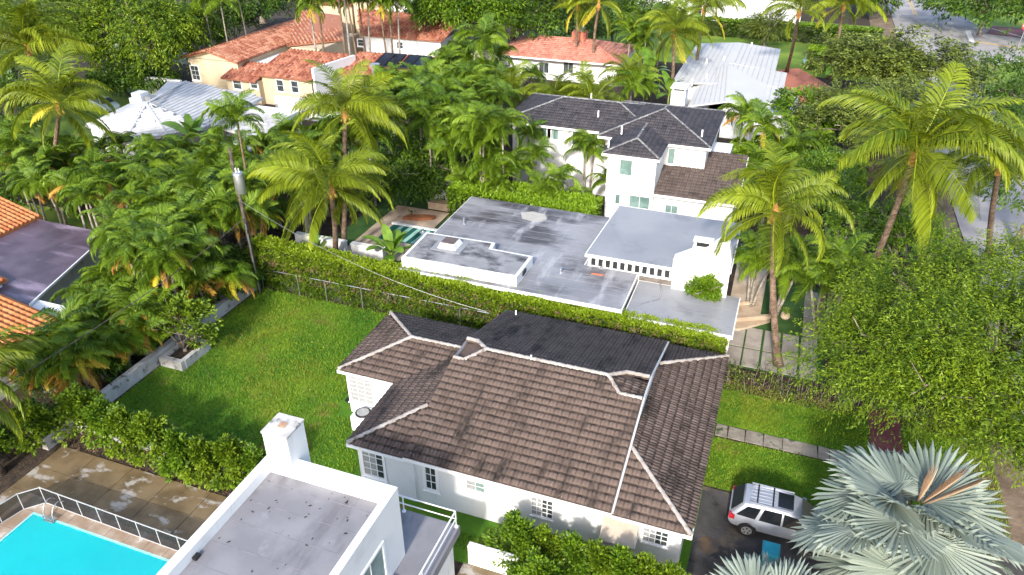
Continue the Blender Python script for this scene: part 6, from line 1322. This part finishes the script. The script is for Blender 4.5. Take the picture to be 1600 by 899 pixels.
tree('low shade trees far off beyond the top of the street', [(1330, -30, 6, 8, 6, 5), (1365, -12, 4, 4, 6, 4)], m_leafd, 900, 624, .9, .4, 11, 1.2, limbs=6)
tree('roadside tree in the shade at the right edge of the street', [(1620, 290, 5, 4, 3, 3)], m_leafd, 500, 625, .35, .15, 12, .6, limbs=5)
# --- silver fan palms
def fan_mesh(seed, R_=1.55, n=38, span=300, cup=.35):
    r = random.Random(seed); b = MB(); sp = math.radians(span)
    for i in range(n):
        a0, a1 = -sp / 2 + sp * i / n, -sp / 2 + sp * (i + 1) / n; am = (a0 + a1) / 2; Lq = R_ * (.82 + .18 * math.cos(am * .6)) * r.uniform(.93, 1.05); mid = R_ * .47
        dr = r.uniform(0, .22); tw = r.uniform(-.04, .04); z0, z1 = .035, -.0
        def pt(a, d, z): return (d * math.cos(a), d * math.sin(a), z + cup * (d / R_) ** 2 * R_ * .6 - (.22 * abs(a) / (sp / 2)) * d)
        c0 = (0, 0, 0); n0 = len(b.v)
        b.v += [c0, pt(a0, mid, z1), pt(am, mid, .055), pt(a1, mid, z1), pt(am + tw, Lq * .85, .03 - dr * .3), pt(am + tw, Lq, -dr), pt(am - (a1 - a0) * .38 + tw, Lq * .8, 0 - dr * .3), pt(am + (a1 - a0) * .38 + tw, Lq * .8, 0 - dr * .3)]
        t_ = min(1, max(0, r.gauss(.6, .15)))
        b.face([n0, n0 + 1, n0 + 2], 0, t_); b.face([n0, n0 + 2, n0 + 3], 0, t_ - .15)
        b.face([n0 + 1, n0 + 6, n0 + 4, n0 + 2], 0, t_); b.face([n0 + 2, n0 + 4, n0 + 7, n0 + 3], 0, t_ - .15)
        b.face([n0 + 6, n0 + 5, n0 + 4], 0, t_ + .1); b.face([n0 + 4, n0 + 5, n0 + 7], 0, t_)
    return b.mesh('fan_leaf', m_silver)
FM = [fan_mesh(i) for i in range(4)]
def fanpalm(label, c, z, nl, sc, seed, pet=1.5, dry=0):
    r = random.Random(seed); b0 = Vector((c.x, c.y, 0)); t = thing('silver_fan_palm', label, 'palm tree', b0)
    add('trunk', curve_trunk(MB(), (0, 0, 0), (0, 0, z), .35, .28, (0, 0, 0), 6, 12).mesh('trunk', m_trunkg, True), t)
    for i in range(nl):
        s = i / (nl - 1); az_ = i * 2.39996 + r.uniform(-.2, .2); el_ = math.radians(72 - 80 * s ** .9 + r.uniform(-8, 8)); L = pet * (.7 + .5 * s) * r.uniform(.9, 1.1)
        d = Vector((math.cos(az_) * math.cos(el_), math.sin(az_) * math.cos(el_), math.sin(el_))); p0 = Vector((0, 0, z)) + d * .2; p1 = p0 + d * L - Vector((0, 0, .12 * L * s))
        hd = Vector((math.cos(az_), math.sin(az_), 0)); e2 = el_ - math.radians(r.uniform(28, 70))
        fx = hd * math.cos(e2) + Vector((0, 0, 1)) * math.sin(e2); fz = -hd * math.sin(e2) + Vector((0, 0, 1)) * math.cos(e2)
        rl_ = r.uniform(-.55, .55); fy = fz.cross(fx); fy, fz = fy * math.cos(rl_) + fz * math.sin(rl_), fz * math.cos(rl_) - fy * math.sin(rl_)
        M = Matrix((fx, fy, fz)).transposed().to_4x4(); M.translation = p1
        lo_ = add('leaf', r.choice(FM), t, M @ Matrix.Scale(sc * r.uniform(.88, 1.08), 4))
        pm = MB().tube([M.inverted() @ p0, (0, 0, 0)], [.05, .03], 5, 0, .9).mesh('leaf_stalk', m_silver); add('leaf_stalk', pm, lo_, Matrix.Scale(1 / lo_.matrix_basis.to_scale().x, 4))
    for i in range(dry):
        a = .1 + i * .6; q = MB(); e = Vector((math.cos(a) * 1.6, math.sin(a) * 1.6 - .6, 2.5 - .5 * i)); o_ = Vector((0, 0, z + 1.1)); s_ = e.cross(Vector((0, 0, 1))).normalized()
        for k_ in range(-2, 3): tp = o_ + e * (1.1 - .06 * abs(k_)) + s_ * k_ * .06; md_ = o_ + e * .6 + s_ * k_ * .05; q.tube([o_ + e * .15, md_, tp], [.035, .04, .005], 4, 0, .3 + .12 * (k_ + 3)); add('dry_leaf', q.mesh('dry_leaf', m_fold), t)
fanpalm('big silver-blue fan palm with folded brown leaves at the bottom right', at(1415, 832, 3.8), 4.0, 22, 1.45, 1, 2.0, 3)
fanpalm('smaller silver fan palm at the bottom edge in front of the parked suv', at(1205, 960, 2.2), 2.2, 15, 1.1, 2, 1.0)
# --- grass blades: uncountable
def blades(name, label, x0, x1, y0, y1, n, seed, avoid=(), h=.11, wd=.05):
    g = np.random.default_rng(seed); x, y = g.uniform(x0, x1, n), g.uniform(y0, y1, n); k = np.ones(n, bool)
    for a, b, c, d in avoid: k &= ~((x > a) & (x < b) & (y > c) & (y < d))
    x, y = x[k], y[k]; n = len(x); hh = h * g.uniform(.5, 1.2, n); a = g.uniform(0, 6.28, n); cx_, sx_ = np.cos(a) * wd / 2, np.sin(a) * wd / 2; lx, ly = g.normal(0, .05, n), g.normal(0, .05, n)
    V = np.empty((n, 4, 3)); V[:, 0] = np.stack([x - cx_, y - sx_, 0 * x], 1); V[:, 1] = np.stack([x + cx_, y + sx_, 0 * x], 1); V[:, 2] = np.stack([x + lx + cx_ * .3, y + ly + sx_ * .3, hh], 1); V[:, 3] = np.stack([x + lx - cx_ * .3, y + ly - sx_ * .3, hh], 1)
    pat = .5 + .25 * np.sin(x * .5 + 1) * np.cos(y * .43) + .15 * np.sin(x * 1.7 + y * 1.1)
    tag(add(name, npmesh(name, V.reshape(-1, 3), np.arange(n * 4).reshape(n, 4), m_blade, np.clip(pat + g.normal(0, .2, n), 0, 1))), label, 'grass', kind='stuff')
hs = [(-20.6, -19.5, 27.3, 29.4), (-17, 0, 21.5, 35.5), (-20.2, -16, 26.5, 33.2), (-32.7, -30.9, 26.8, 29.5), (-12.5, -9.4, 18, 19.5)]
blades('grass', 'bright green lawn grass around the brown-roofed house', -32.6, -7, 20.6, 36.8, 75000, 1, hs)
blades('grass', 'green front lawn grass right of the brown-roofed house', -.5, 13, 28.2, 37, 30000, 2, [(-1, 7.3, 31.9, 33.1), (7.1, 8.9, 27, 37.6)])
g = np.random.default_rng(9)
C = np.stack([np.concatenate([g.uniform(-32.3, -17.2, 500), g.uniform(-.4, 6, 250), g.uniform(-32, -21, 60)]), np.concatenate([g.uniform(19.6, 20.6, 500), g.normal(36.7, .35, 250), g.uniform(21, 36, 60)]), np.concatenate([np.full(750, .03), np.full(60, .12)])], 1)
tag(cloud_obj('leaf_litter', leaves(C, 5, .3, .1, .05, 9, 0), m_dry), 'brown fallen leaves scattered over the soil beds and the lawn', 'leaf litter', kind='stuff')
cloned_inv()
for o in bpy.data.objects:
    if 'label' in o and len(o['label'].split()) > 16: print('LONG', o.name, o['label'])
for o in list(bpy.data.objects):
    if o.parent is None and o.type == 'MESH' and 'label' not in o and o.get('kind') is None: print('UNLABELLED', o.name)
print('objects', len(bpy.data.objects), 'tris', sum(len(m.polygons) * 2 for m in bpy.data.meshes))
